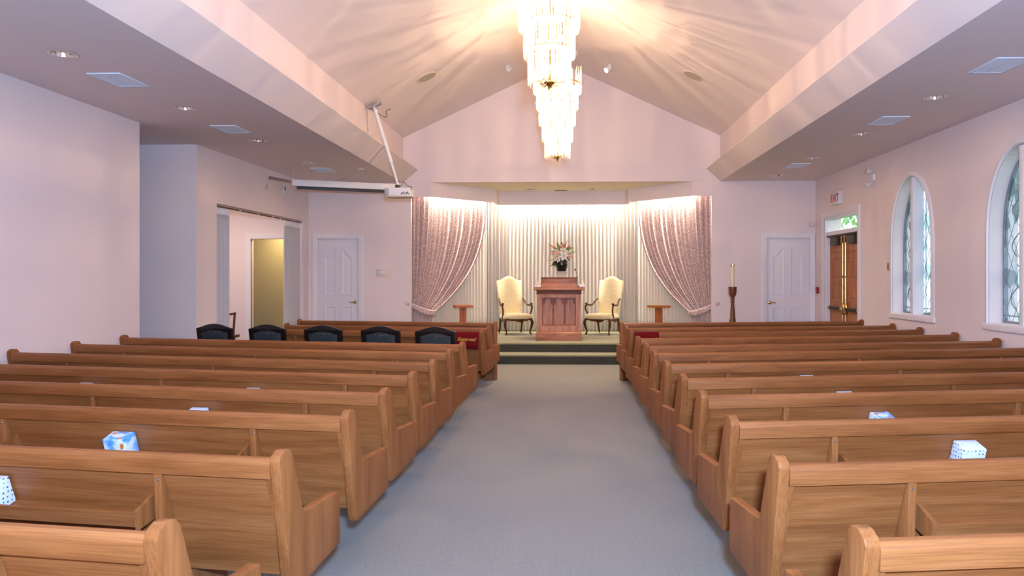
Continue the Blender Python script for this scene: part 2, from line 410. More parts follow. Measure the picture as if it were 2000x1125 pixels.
# chancel platform and step
b = MB(); b.box(-3.0, 3.0, 13.95, YF + .01, 0, .355); b.box(-3.14, 3.10, YF + .01, 17.14, 0, .355)
structure(b.build('floor_platform', 'stagecarpet', bevel=.018), 'carpeted chancel platform under the lectern and armchairs', 'platform')
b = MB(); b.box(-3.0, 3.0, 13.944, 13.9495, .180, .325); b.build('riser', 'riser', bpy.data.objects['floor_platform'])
b = MB(); b.box(-3.0, 3.0, 13.46, 13.949, 0, .178)
structure(b.build('floor_step', 'stagecarpet', bevel=.018), 'single carpeted step leading up to the chancel platform', 'step')
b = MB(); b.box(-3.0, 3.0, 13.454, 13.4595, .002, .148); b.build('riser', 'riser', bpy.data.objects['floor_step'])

# left side: near wall, cross corridor, far wall with a wide opening, side room
b = MB(); b.box(XL - .2, XL + .02, YR, 9.22, 0, FZ); structure(b.build('wall_left', 'wall'), 'bare lavender wall beside the nearest left pews', 'wall')
b = MB(); b.box(-9, XL - .03, 10.75, 10.9, 0, FZ); structure(b.build('wall_left_return', 'wall'), 'bluish wall face at the side passage, facing the pews', 'wall')
b = MB(); b.box(-9, XL - .2, 9.0, 9.1, 0, FZ); structure(b.build('wall_passage', 'wall'), 'passage wall behind the near left wall', 'wall')
b = MB(); b.box(-9, -8.9, 9.0, 17.6, 0, FZ); structure(b.build('wall_side_room', 'wall'), 'far wall of the side room beyond the opening', 'wall')
fl0, fl1 = Vector((-5.435, 10.752)), Vector((-5.345, YF))
fd = (fl1 - fl0).normalized(); fn = Vector((-fd.y, fd.x))
Xf = lambda u, w, s: (fl0.x + fd.x * u + fn.x * s, fl0.y + fd.y * u + fn.y * s, w)
FL = (fl1 - fl0).length
OP0, OP1, OPZ = .60, 4.19, 2.785
b = MB(); b.holed(rect(0, FL, 0, FZ), [rect(OP0, OP1, .0001, OPZ)], 0, .16, Xf)
structure(b.build('wall_left_far', 'wall'), 'left wall with the wide opening to the side room', 'wall')
b = MB(); b.box(-9, -5.0, 16.5, 16.65, 0, 3); b.box(-5.15, -5.0, YF + .14, 16.5, 0, 3); b.box(-9, -5.0, YF + .14, 16.65, 2.9, 3.0)
structure(b.build('wall_hall', 'olive'), 'olive hallway wall seen through the side room doorway', 'wall')

# right wall with double door and two arched windows
def arch(c, hw, z0, zs, rise, n=28):
    p = [(c - hw, z0), (c + hw, z0)]
    for i in range(n + 1):
        a = PI * i / n
        p.append((c + hw * math.cos(a), zs + rise * math.sin(a) ** 0.9))
    return p
W1C, W2C, WHW = 10.995, 8.375, .615
WZ0, WZS, WR = 1.06, 2.10, 1.01
Xw = lambda u, w, s: (XR + s, u, w)
DY0, DY1, DTOP, TRT = 12.985, 14.70, 2.43, 2.79
b = MB()
b.holed(rect(YR, YF + .02, 0, FZ), [arch(W1C, WHW, WZ0, WZS, WR), arch(W2C, WHW, WZ0, WZS, WR), rect(DY0, DY1, .0001, TRT)], 0, .34, Xw)
structure(b.build('wall_right', 'wall'), 'pinkish wall with the arched windows and the exit doors', 'wall')
b = MB(); b.box(-9, 5.6, YR - .15, YR, 0, 6.3); structure(b.build('wall_rear', 'wall'), 'rear chapel wall behind the pews', 'wall')

# ------------------------------------------------------------------ windows
def window(idx, c, where):
    w = structure(empty('window_%d' % idx, (XR, c, WZ0)), 'tall arched leaded window with a white centre fin, ' + where, 'window')
    X0 = lambda u, ww, s: (s, u, ww - WZ0)
    b = MB()
    b.mould(arch(0, WHW, WZ0, WZS, WR), [(0, -.006), (.012, -.028), (.045, -.022), (.072, -.012), (.072, .0)], X0)
    b.build('casing', 'trim', w, smooth=35)
    b = MB(); b.box(-.035, .02, -WHW - .1, WHW + .1, -.085, -.012); b.build('sill', 'trim', w, bevel=.008)
    b = MB(); b.box(.0, .165, -.045, .03, .0, WZS + WR - WZ0 - .012); b.build('mullion', 'trim', w, bevel=.004)
    b = MB(); b.mould(arch(0, WHW - .002, WZ0 + .002, WZS, WR - .004), [(0, .16), (-.022, .16), (-.022, .20), (0, .20)], X0); b.build('window_frame', 'lead', w)
    b = MB(); pl = arch(0, WHW - .004, WZ0 + .004, WZS, WR - .008); b.prism(pl, .172, .178, X0); b.build('pane', 'stained', w)
    # leading: diamond lattice, border line and wavy figure outlines clipped to the arch
    def inside(u, z):
        if abs(u) > WHW - .01 or z < WZ0 + .01: return False
        if z <= WZS: return True
        q = 1 - (u / (WHW - .01)) ** 2
        return z < WZS + (WR - .012) * max(q, 0) ** 0.45
    b = MB()
    def seg(p, q, r=.0038):
        n = max(2, int((Vector(q) - Vector(p)).length / .03)); run = []
        for i in range(n + 1):
            u = p[0] + (q[0] - p[0]) * i / n; z = p[1] + (q[1] - p[1]) * i / n
            if inside(u, z): run.append((.168, u, z - WZ0))
            else:
                if len(run) > 1: b.tube([run[0], run[-1]], r, 4)
                run = []
        if len(run) > 1: b.tube([run[0], run[-1]], r, 4)
    sl = 2.0
    for k in range(-9, 12):
        z = WZ0 + .02 + k * .36
        seg((-WHW, z), (WHW, z + 2 * WHW * sl)); seg((WHW, z), (-WHW, z + 2 * WHW * sl))
    for sd in (-1, 1):
        seg((sd * (WHW - .09), WZ0), (sd * (WHW - .09), WZS + .7), .006)
        seg((sd * .10, WZ0), (sd * .10, WZS + .95), .006)
        for (z0, a, l) in ((WZ0 + .15, .12, .55), (WZS - .25, .10, .5), (WZS + .2, .09, .4)):
            pts = [(sd * (.34 + a * math.sin(i / 12 * 2 * PI)), z0 + l * i / 12) for i in range(13)]
            for p, q in zip(pts, pts[1:]): seg(p, q, .008)
    seg((-WHW, WZ0 + .09), (WHW, WZ0 + .09), .006)
    b.build('leading', 'lead', w)
    return w
window(1, W1C, 'between the brass switch and the nearer window')
window(2, W2C, 'cut by the right edge of the photo')

# ------------------------------------------------------------------ white panelled doors
def casing(parent, u0, u1, top, X, width=.105, mat='trim', name='door_frame'):
    b = MB()
    b.mould([(u1, 0), (u1, top), (u0, top), (u0, 0)], [(0, .03), (.0, -.012), (.02, -.02), (width * .6, -.026), (width - .012, -.03), (width, -.02), (width, .0)], X, closed=False)
    return b.build(name, mat, parent, smooth=30)

def white_door(idx, u0, u1, label, handle_u, hdir):
    c = (u0 + u1) / 2
    d = structure(empty('door_%d' % idx, (c, YF, 0)), label, 'door')
    hw = (u1 - u0) / 2
    X0 = lambda u, w, s: (u, s, w)
    casing(d, -hw, hw, DH, X0)
    b = MB(); b.box(-hw - .011, hw + .008, .06, .10, .004, DH + .009); slab = b.build('door_panel', 'door', d, bevel=.003)
    prof = [(0, .062), (-.002, .046), (-.014, .042), (-.030, .050), (-.044, .062)]
    b = MB()
    g = hw * .30
    for sd in (-1, 1):
        a0, a1 = sd * (g * .42), sd * (hw * .70)
        lo, hi = min(a0, a1), max(a0, a1)
        # arched upper panel: rises towards the middle of the door
        z0, zs, zt = 1.24, 2.06, 2.22
        pts = [(lo, z0), (hi, z0)]
        n = 14
        for i in range(n + 1):
            f = i / n; u = hi + (lo - hi) * f
            inner = f if sd > 0 else 1 - f
            k = .5 - .5 * math.cos(PI * max(0.0, min(1.0, (inner - .12) / .76)))
            pts.append((u, zs + (zt - zs) * k))
        b.mould(pts, prof, X0)
        b.mould([(lo, .18), (hi, .18), (hi, 1.01), (lo, 1.01)], prof, X0)
    b.build('panel_moulding', 'door', slab, smooth=40)
    h = MB()
    h.lathe([(0.002, 0), (.034, .0), (.036, .008), (.030, .018), (.014, .022), (.013, .05)], 20, X=lambda x, y, z: (handle_u - c + x, .06 - z, 1.09 + y))
    h.tube(smooth_path([(handle_u - c, .012, 1.09), (handle_u - c + hdir * .04, .006, 1.092), (handle_u - c + hdir * .11, .012, 1.085)], 5), [.013] * 6 + [.010] * 5, 8)
    h.build('door_handle', 'brass', slab, smooth=45)
    return d
white_door(1, -5.155, -4.28, 'white four-panel door left of the chancel, brass lever on its right', -4.36, -1)
white_door(2, 4.247, 5.136, 'white four-panel door right of the chancel, beside the exit doors', 4.325, 1)

# side room doorway
dw = structure(empty('trim_4', (-6.14, YF, 0)), 'white casing of the open doorway inside the side room', 'doorway trim')
casing(dw, -.445, .44, DH, lambda u, w, s: (u, s, w), .11, name='casing')

# exit double door in the right wall
d3 = structure(empty('door_3', (XR, (DY0 + DY1) / 2, 0)), 'oak double exit doors with brass push bars in the right wall', 'double door')
hwD = (DY1 - DY0) / 2
Xd = lambda u, w, s: (s, u, w)
casing(d3, -hwD, hwD, TRT, Xd, .10)
b = MB(); b.box(.0, .18, -hwD + .001, -hwD + .05, .002, TRT - .002); b.box(.0, .18, hwD - .05, hwD - .001, .002, TRT - .002); b.box(.02, .18, -hwD + .05, hwD - .05, DTOP, DTOP + .075)
b.box(.0, .18, -hwD + .05, hwD - .05, TRT - .045, TRT - .002)
b.build('jamb', 'trim', d3, bevel=.004)
b = MB(); b.box(.09, .096, -hwD + .05, hwD - .05, DTOP + .075, TRT - .045); b.build('transom_pane', 'clear', d3)
b = MB(); b.tube([(.05, -hwD + .06, DTOP - .012), (.05, hwD - .06, DTOP - .012)], .022, 8); b.build('header_track', 'darkmetal', d3)
for sd in (-1, 1):
    u0, u1 = (sd * .006, sd * (hwD - .055))
    lo, hi = min(u0, u1), max(u0, u1)
    pan = [(.18, .62), (.80, 1.10), (1.22, 1.56), (1.66, 2.22)]
    pan = [(.15, .50), (.62, .98), (1.18, 1.48), (1.58, 1.98), (2.06, 2.32)]
    b = MB(); b.holed(rect(lo, hi, .006, DTOP - .006), [rect(lo + .13, hi - .13, a, c2) for a, c2 in pan], .10, .145, Xd)
    leaf = b.build('door_leaf', 'exitwood', d3)
    b = MB()
    for a, c2 in pan:
        b.prism(rect(lo + .13, hi - .13, a, c2), .118, .130, Xd)
        b.pad(rect(lo + .165, hi - .165, a + .035, c2 - .035), [(.118, 1.0), (.106, .9)], Xd)
    b.build('raised_panel', 'exitwood', leaf)
    b = MB(); m = sd * .07
    for z0, z1 in ((.05, DTOP - .03),): b.tube([(.075, m, z0), (.075, m, z1)], .010, 8)
    for z in (.08, 1.62, DTOP - .10): b.box(.06, .10, m - .03, m + .03, z - .02, z + .02)
    b.box(.05, .10, m - .032, m + .032, DTOP - .17, DTOP - .04)
    b.build('latch_rod', 'brass', leaf, smooth=40)
    b = MB(); b.tube([(.055, lo + .05, 1.02), (.055, hi - .05, 1.02)], .026, 8); b.box(.04, .10, lo + .03, lo + .11, .985, 1.055); b.box(.04, .10, hi - .11, hi - .03, .985, 1.055)
    b.lathe([(.004, 0), (.06, 0), (.072, .02), (.06, .04), (.02, .05)], 20, X=lambda x, y, z: (.10 - z, m + x * .8, 1.02 + y * 1.7))
    b.build('push_bar', 'brass', leaf, smooth=40)
    b = MB(); q = (lo + hi) / 2; b.tube([(.05, q - .24, 1.02), (.05, q + .24, 1.02)], .030, 8); b.build('bar_grip', 'black', leaf)
    b = MB(); q = sd * .42; b.box(.02, .10, q - .17, q + .17, DTOP - .20, DTOP - .05); b.build('door_closer', 'darkmetal', leaf, bevel=.008)

# ------------------------------------------------------------------ outside, seen through the glass
b = MB(); b.box(5.7, 30, -6, 40, -.4, -.25); structure(b.build('ground', 'grassmat'), 'lawn outside the windows', 'ground')
tr = thing('tree', 'green tree outside, seen through the glass above the exit doors', 'tree', (9.9, 25.2, -.25))
b = MB(); b.tube([(0, 0, 0), (.05, 0, 1.6), (-.05, .1, 3.0)], [.16, .12, .08], 8); b.build('trunk', 'bark', tr, smooth=50)
b = MB(); rnd = random.Random(3)
for i in range(1500):
    th, ph = rnd.uniform(0, 2 * PI), math.acos(rnd.uniform(-1, 1)); r = rnd.uniform(.75, 1.0)
    c = Vector((2.0 * r * math.sin(ph) * math.cos(th), 2.4 * r * math.sin(ph) * math.sin(th), 3.4 + 1.9 * r * math.cos(ph)))
    a = Vector((rnd.uniform(-1, 1), rnd.uniform(-1, 1), rnd.uniform(-1, 1))).normalized() * .17
    d = a.cross(Vector((rnd.uniform(-1, 1), rnd.uniform(-1, 1), 1))).normalized() * .08
    b.add([c - a, c + d, c + a, c - d], [(0, 1, 2, 3)])
b.build('foliage', 'leaftree', tr)

# ------------------------------------------------------------------ pews
HB = .28
END = [(0.004, HB + .03), (.02, HB), (.045, HB), (.455, .335), (.463, .36), (.452, .575), (.440, .585), (.118, .592), (.10, .61), (.012, .868), (-.012, .893), (-.05, .895), (-.083, .878), (-.093, .855)]
def make_pew(side, L, label, supports, rack=True):
    """side -1: runs to the left of its aisle end; local y is forward, aisle end at x = 0"""
    s = side
    p = thing('pew', label, 'pew')
    T = .046
    for x0, x1 in ((0, T), (L - T, L)):
        b = MB(); b.prism(END, x0, x1, lambda u, w, t: (s * t, u, w)); b.build('end_panel', 'oakz', p, bevel=.006)
    X = lambda u, w, t: (s * t, u, w)
    b = MB(); b.prism([(-.088, .782), (-.040, .782), (-.030, .797), (-.030, .848), (-.042, .864), (-.074, .864), (-.090, .846)], T + .001, L - T - .001, X)
    b.build('top_rail', 'oakx', p, bevel=.005)
    b = MB(); b.prism([(-.062, .7815), (-.040, .7815), (.110, .325), (.088, .325)], T + .001, L - T - .001, X); b.build('back_panel', 'oakx', p)
    b = MB(); b.prism([(.105, .425), (.462, .455), (.478, .440), (.462, .405), (.105, .388)], T + .001, L - T - .001, X); b.build('seat', 'oakx', p, bevel=.004)
    for x0, x1 in ((T + .0015, T + .024), (L - T - .024, L - T - .0015)):
        b = MB(); b.prism([(-.075, .7812), (-.064, .7812), (.086, .326), (.070, .326)], x0, x1, X); b.build('corner_strip', 'oakz', p)
    for i, q in enumerate(supports):
        w = .017
        b = MB(); b.prism([(-.082, .7812), (-.0635, .7812), (.0865, .324), (.10, .30), (.42, .385), (.36, .02), (.40, 0), (-.02, 0), (-.0, .10), (-.055, .33)], q - w, q + w, X)
        sp = b.build('support_leg', 'oakz', p, bevel=.002)
        b = MB(); b.lathe([(.001, 0), (.006, 0), (.004, .003)], 10, X=lambda x, y, z: (s * (q - .003) + x, -.0822 - z, .757 + y)); b.build('screw', 'steel', sp)
    if rack:
        r0, r1 = supports[0] + .055, supports[1] - .05
        b = MB()
        b.prism([(-.118, .578), (-.007, .613), (-.003, .602), (-.115, .566)], r0, r1, X)
        b.prism([(-.128, .632), (-.138, .629), (-.124, .569), (-.114, .573)], r0, r1, X)
        rk = b.build('book_rack', 'oakx', p)
        for q in (r0, r1):
            b = MB(); b.prism([(-.140, .640), (-.018, .690), (.002, .585), (-.128, .560)], q - .009, q + .009, X); b.build('rack_bracket', 'oakz', rk)
    return p

LP = [(2.11, 'nearest oak pew left of the aisle, cut off by the bottom of the photo'),
      (2.985, 'second-nearest oak pew left of the aisle, white dotted tissue box in its rack'),
      (3.89, 'third-nearest oak pew left of the aisle, blue tissue box in its rack'),
      (4.67, 'fourth-nearest oak pew left of the aisle'),
      (5.50, 'fifth-nearest oak pew left of the aisle'),
      (6.33, 'sixth-nearest oak pew left of the aisle, third behind the black chairs'),
      (7.20, 'seventh-nearest oak pew left of the aisle, second behind the black chairs'),
      (8.06, 'eighth-nearest oak pew left of the aisle, directly behind the row of black chairs'),
      (9.83, 'short oak pew left of the aisle, red Reserved cloth over its back'),
      (10.72, 'short oak pew left of the aisle, right behind the front wooden panel')]
RP = [(2.13, 'nearest oak pew right of the aisle, cut off by the bottom of the photo'),
      (2.96, 'second-nearest oak pew right of the aisle, in front of the nearest one'),
      (3.80, 'third-nearest oak pew right of the aisle, cube tissue box in its rack'),
      (4.64, 'fourth-nearest oak pew right of the aisle, orange and blue box in its rack'),
      (5.42, 'fifth-nearest oak pew right of the aisle'),
      (6.30, 'sixth-nearest oak pew right of the aisle'),
      (7.19, 'seventh-nearest oak pew right of the aisle, fifth behind the front panel'),
      (7.99, 'eighth-nearest oak pew right of the aisle, fourth behind the front panel'),
      (8.92, 'ninth-nearest oak pew right of the aisle, third behind the front panel'),
      (9.87, 'oak pew right of the aisle with a red Reserved cloth over its back'),
      (10.75, 'oak pew right of the aisle, right behind the front wooden panel')]
def ang(y): return .125 + .06 * max(0, min(1, (y - 2.2) / 5.5))
XA = {-1: -.985, 1: .975}
def along(side, ytip, s, v):
    """world x,y of a point s along the pew and v in front of its rear foot"""
    a = ang(ytip)
    return (XA[side] + side * s * math.cos(a) - side * v * math.sin(a), ytip + s * math.sin(a) + v * math.cos(a))
proto = {}
for side, rows in ((-1, LP), (1, RP)):
    for i, (y, lb) in enumerate(rows):
        L = 4.31 if side > 0 else (3.36 if i >= 8 else 4.46)
        key = (side, L)
        if key not in proto:
            o = proto[key] = make_pew(side, L, lb, [.56, 2.16, 3.76] if L > 4 else [.56, 1.7, 2.8])
        else:
            o = copy_tree(proto[key]); o['label'] = lb
        o['group'] = 'oak pews left of the aisle' if side < 0 else 'oak pews right of the aisle'
        o.location = (XA[side], y, 0); o.rotation_euler = (0, 0, side * ang(y))

# front wooden panels
def front_panel(side, L, label):
    s = side
    p = thing('pew_front_panel', label, 'pew front panel', (s * .966 - .004, 11.36, 0), s * .175)
    X = lambda u, w, t: (s * t, u, w)
    prof = [(-.05, 0), (.05, 0), (.05, .885), (.03, .915), (-.02, .925), (-.05, .905)]
    for x0, x1 in ((0, .045), (L - .045, L)):
        b = MB(); b.prism(prof, x0, x1, X); b.build('post', 'oakz', p, bevel=.006)
    b = MB(); b.prism([(-.035, .845), (.035, .845), (.035, .885), (.02, .897), (-.02, .897), (-.035, .885)], .046, L - .046, X); b.build('top_rail', 'oakx', p, bevel=.004)
    b = MB(); b.box(min(s * .046, s * (L - .046)), max(s * .046, s * (L - .046)), -.012, .012, .02, .8445); b.build('panel', 'oakx', p)
    b = MB(); b.box(min(s * .046, s * (L - .046)), max(s * .046, s * (L - .046)), -.024, .024, .0, .10); b.build('base_rail', 'oakx', p, bevel=.003)
    return p
front_panel(-1, 3.42, 'oak front panel closing the left block of pews before the chancel')
front_panel(1, 4.06, 'oak front panel closing the right block of pews before the chancel')

# reserved cloths hung over two pew backs
def reserved(side, ytip, s0, w, label, drop):
    a = ang(ytip)
    x, y = along(side, ytip, s0, 0)
    c = thing('reserved_cloth', label, 'cloth', (x, y, 0), side * a, 'red Reserved cloths over pew backs')
    b = MB(); g = []
    line = [(-.020, .78), (-.0235, .855), (-.040, .871), (-.076, .871), (-.098, .852), (-.100, .80), (-.104, .72), (-.112, drop)]
    n = 12
    for v, z in line:
        row = []
        for i in range(n + 1):
            f = i / n
            row.append((side * (f * w), v - .004 * math.sin(f * 9), z - (.02 * (1 - f) if z == drop else 0)))
        g.append(row)
    b.sheet(g); o = b.build('cloth_panel', 'red', c, smooth=60, thick=.003)
    # the two pews mirror each other; lettering always reads from the rear
    u0 = side * w * (.44 if side < 0 else .5)
    text_mesh('lettering', 'Reserved', .072, 'gold', c, lambda x, y, z: (u0 + x, -.1145 - z, .772 + y), shear=.35, extrude=.0012, off=.0008, space=.95)
    return c
reserved(-1, 9.83, .047, .385, 'red cloth reading Reserved over the pew beside the black chairs', .66)
reserved(1, 9.87, .05, .34, 'red cloth reading Reserved, half hidden, over a pew right of the aisle', .60)

# tissue boxes in the book racks
def tissue_box(side, ytip, s, w, h, label, mat, prints=False, rz=0.0, d=.094):
    x, y = along(side, ytip, s, -.062)
    bx = thing('tissue_box', label, 'tissue box', (x, y, .5985), side * ang(ytip) + rz, 'tissue boxes in the pew racks')
    tilt = Matrix.Rotation(math.radians(18.2), 3, 'X')
    X = lambda u, v, z: tuple(tilt @ Vector((u, v, z + .0005)))
    bx_ = MB(); bx_.box(-w / 2, w / 2, -d / 2, d / 2, 0, h, X); bx_.build('carton', mat, bx, bevel=.002)
    b = MB(); pl = [(.036 * math.cos(2 * PI * i / 20), .022 * math.sin(2 * PI * i / 20)) for i in range(20)]
    b.prism(pl, h + .0008, h + .0016, lambda u, v, t: X(u, v, t)); b.build('opening_film', 'boxwhite', bx)
    if prints:
        b = MB()
        for (u, z, r) in ((.045, .085, .020), (-.03, .03, .010), (.01, .05, .008)):
            pl = [(u + .55 * r * math.cos(2 * PI * i / 14) + .25 * r * math.sin(2 * PI * i / 14), z + r * math.sin(2 * PI * i / 14)) for i in range(14)]
            b = MB(); b.prism(pl, -d / 2 - .0012, -d / 2 - .0004, lambda p, q, t: X(p, t, q)); b.build('leaf_print', 'orange', bx)
        for (u, v, r) in ((.03, -.028, .010), (-.035, .02, .012), (.0, .036, .007)):
            pl = [(u + 1.4 * r * math.cos(2 * PI * i / 14), v + .7 * r * math.sin(2 * PI * i / 14)) for i in range(14)]
            b = MB(); b.prism(pl, h + .0005, h + .0014, lambda p, q, t: X(p, q, t)); b.build('leaf_print', 'orange', bx)
    else:
        b = MB(); pl = [(-.018, .02), (.022, .02), (.03, .05), (.004, .075), (-.02, .05)]
        b.prism(pl, -d / 2 - .001, -d / 2 - .0004, lambda p, q, t: X(p, t, q)); b.build('label_print', 'ventwhite', bx)
    return bx
tissue_box(-1, 2.985, 1.375, .135, .125, 'white dotted tissue box at the left edge of the photo, in a pew rack', 'boxdots')
tissue_box(-1, 3.89, 1.37, .132, .124, 'blue and white tissue box with orange leaves, in the third left pew', 'boxblue', True, .05)
tissue_box(-1, 4.67, 1.34, .118, .121, 'white dotted tissue box in the fourth left pew, ahead of the blue one', 'boxdots', False, .04)
tissue_box(-1, 5.50, 1.345, .112, .127, 'plain white tissue box top showing in the fifth left pew, nearer the aisle', 'boxwhite')
tissue_box(-1, 5.50, 2.88, .118, .124, 'pale tissue box top in the fifth left pew, far from the aisle', 'boxwhite')
tissue_box(1, 3.80, 1.29, .122, .135, 'white cube tissue box with blue dots in the third right pew', 'boxdots', False, -.04)
tissue_box(1, 4.64, 1.195, .125, .130, 'blue tissue box with orange print, one pew ahead of the white cube', 'boxblue', True)
tissue_box(1, 5.42, 1.27, .118, .139, 'pale tissue box top showing in the fifth right pew', 'boxwhite')
tissue_box(1, 6.30, 1.28, .115, .144, 'sliver of a white tissue box in the sixth right pew', 'boxwhite')

# ------------------------------------------------------------------ row of black chairs
def make_black_chair(label):
    c = thing('banquet_chair', label, 'chair', group='black padded chairs in a row')
    zt, hw = .985, .265
    out = [(-hw + .03, .40), (-hw, .92), (-hw + .01, .925)] + [(-hw + .01 + (2 * hw - .02) * i / 16, .925 + .06 * math.sin(PI * i / 16) ** 1.3) for i in range(1, 16)] + [(hw - .01, .925), (hw, .92), (hw - .03, .40)]
    inn = [(-hw + .095, .45), (-hw + .06, .865)] + [(-hw + .06 + (2 * hw - .12) * i / 12, .865 + .04 * math.sin(PI * i / 12) ** 1.3) for i in range(1, 12)] + [(hw - .06, .865), (hw - .095, .45)]
    Xb = lambda u, w, t: (u, t - (w - .4) * .12, w)
    b = MB(); b.holed(out, [inn], -.02, .02, Xb); b.build('back_frame', 'blackwood', c, bevel=.006)
    b = MB(); b.pad(inn, [(.018, .98), (.016, 1.0), (-.018, 1.0), (-.030, .93), (-.036, .7)], Xb); b.build('back_pad', 'dots', c, smooth=60)
    seat = [(-.25, .0), (.25, .0), (.27, .46), (.20, .49), (-.20, .49), (-.27, .46)]
    b = MB(); b.pad(seat, [(.40, .98), (.42, 1.0), (.45, 1.0), (.475, .93), (.485, .7)], lambda u, w, t: (u, w, t)); b.build('seat', 'dots', c, smooth=60)
    b = MB(); b.box(-.25, .25, .01, .46, .36, .40); b.build('seat_frame', 'blackwood', c, bevel=.004)
    for sx in (-1, 1):
        b = MB(); b.tube([(sx * .235, .44, .38), (sx * .24, .46, 0)], [.022, .015], 8); b.build('leg', 'blackwood', c, smooth=50)
        b = MB(); b.tube([(sx * .23, .02, .42), (sx * .25, -.06, .15), (sx * .265, -.11, 0)], [.022, .018, .014], 8); b.build('leg', 'blackwood', c, smooth=50)
    return c
CH = [(-4.60, 9.72, 'leftmost black padded chair in the row, by the passage corner'),
      (-3.83, 9.60, 'second black padded chair from the left, before the olive doorway'),
      (-3.03, 9.46, 'middle black padded chair of the row of five'),
      (-2.24, 9.33, 'fourth black padded chair from the left in the row'),
      (-1.51, 9.20, 'black padded chair nearest the aisle, beside the red cloth')]
ch0 = None
for i, (x, y, lb) in enumerate(CH):
    if ch0 is None: c = ch0 = make_black_chair(lb)
    else: c = copy_tree(ch0); c['label'] = lb
    c.location = (x, y - .02, 0); c.rotation_euler = (0, 0, -.15 + (.05 if i == 4 else 0))

# ------------------------------------------------------------------ lectern
LZ = .355
lec = thing('lectern', 'large oak lectern with three gothic arches on the chancel', 'lectern', (-.037, 14.42, LZ))
b = MB(); b.box(-.455, .455, -.01, .60, 0, .155); b.prism([(-.01, .155), (.02, .175), (.58, .175), (.60, .155)], -.455, .455, lambda u, w, t: (t, u, w)); b.build('plinth', 'lectx', lec, bevel=.005)
OPN = (-.335, .335, .30, .855)
b = MB(); b.holed(rect(-.435, .435, .176, .925), [rect(*OPN)], .012, .05, lambda u, w, t: (u, t, w)); b.box(-.435, .435, .0815, .58, .176, .925)
b.build('body', 'lectz', lec)
b = MB()
holes = []
for c in (-.2233, 0, .2233):
    w = .096
    pts = [(c - w, .315), (c + w, .315), (c + w, .725), (c + w - .012, .745), (c + .052, .742), (c + .062, .775), (c + .058, .80), (c + .040, .828), (c, .853 - .004)]
    left = [(2 * c - p[0], p[1]) for p in pts[2:-1]][::-1]
    holes.append(pts + left)
b.holed(rect(OPN[0] - .001, OPN[1] + .001, OPN[2] - .001, OPN[3] + .001), holes, .030, .056, lambda u, w, t: (u, t, w))
tr_ = b.build('tracery', 'lecmould', lec)
b = MB(); b.box(OPN[0], OPN[1], .072, .0815, OPN[2], OPN[3]); b.build('inset_panel', 'lectz', tr_)
b = MB(); b.prism([(.014, .28), (.065, .32), (.065, .28)], OPN[0], OPN[1], lambda u, w, t: (t, u, w)); b.build('panel_sill', 'standwood', tr_)
b = MB()
b.box(-.452, .452, -.004, .598, .926, .955); b.box(-.435, .435, .012, .585, .955, .985); b.box(-.46, .46, -.02, .61, .985, 1.005)
b.build('cornice', 'lecmould', lec, bevel=.005)
b = MB(); b.box(-.505, .505, -.05, .64, 1.006, 1.045); b.box(-.50, .50, -.045, .635, 1.045, 1.068); b.build('desk_top', 'lectx', lec, bevel=.006)
rb = MB(); rb.box(-.335, .335, .07, .095, 1.069, 1.235); rb.box(-.335, .335, .07, .43, 1.069, 1.085); read = rb.build('reading_stand', 'lectx', lec, bevel=.003)
for sd in (-1, 1):
    b = MB(); b.prism([(.06, 1.25), (.065, 1.18), (.08, 1.13), (.095, 1.12), (.42, 1.10), (.42, 1.086), (.43, 1.086), (.43, 1.12), (.11, 1.25)], sd * .336, sd * .35, lambda u, w, t: (t, u, w)); b.build('stand_side', 'lecmould', read)
b = MB(); b.box(-.36, .36, .05, .12, 1.236, 1.262); b.build('stand_cap', 'lecmould', read, bevel=.004)
mic = thing('microphone', 'thin black gooseneck microphone on the right of the lectern', 'microphone', (.345, 14.62, LZ + 1.0685))
b = MB(); b.lathe([(.02, 0), (.02, .012), (.008, .02)], 12); b.build('mic_base', 'black', mic, smooth=40)
b = MB(); b.tube(smooth_path([(0, 0, .015), (-.005, -.01, .12), (-.02, -.01, .24), (-.05, -.01, .33)], 6), .0045, 6); b.build('gooseneck', 'black', mic, smooth=60)
b = MB(); b.tube([(-.047, -.01, .325), (-.062, -.012, .355), (-.068, -.013, .365)], [.009, .012, .007], 8); b.build('mic_head', 'black', mic, smooth=50)
def desk_tissue(x, label, tall):
    t = thing('desk_tissue_box', label, 'tissue box', (x, 14.50, LZ + 1.0685), 0, 'tissue boxes on the lectern')
    b = MB(); b.box(-.055, .055, -.05, .06, 0, tall); b.build('carton', 'boxwhite', t, bevel=.002)
    b = MB(); g = []
    rnd = random.Random(int(x * 100))
    for i in range(7):
        f = i / 6; row = []
        for j in range(9):
            q = j / 8
            row.append(((q - .5) * .085 * (1 - .45 * f) + .02 * f, .012 * math.sin(q * 7 + i) + .004, tall + f * .085 * (.5 + .5 * math.sin(PI * (q * .8 + .15)))))
        g.append(row)
    b.sheet(g); b.build('tissue', 'tissue', t, smooth=70, thick=.002)
desk_tissue(-.465, 'low tissue box at the left end of the lectern top', .03)
desk_tissue(.425, 'white tissue box at the right end of the lectern top', .05)

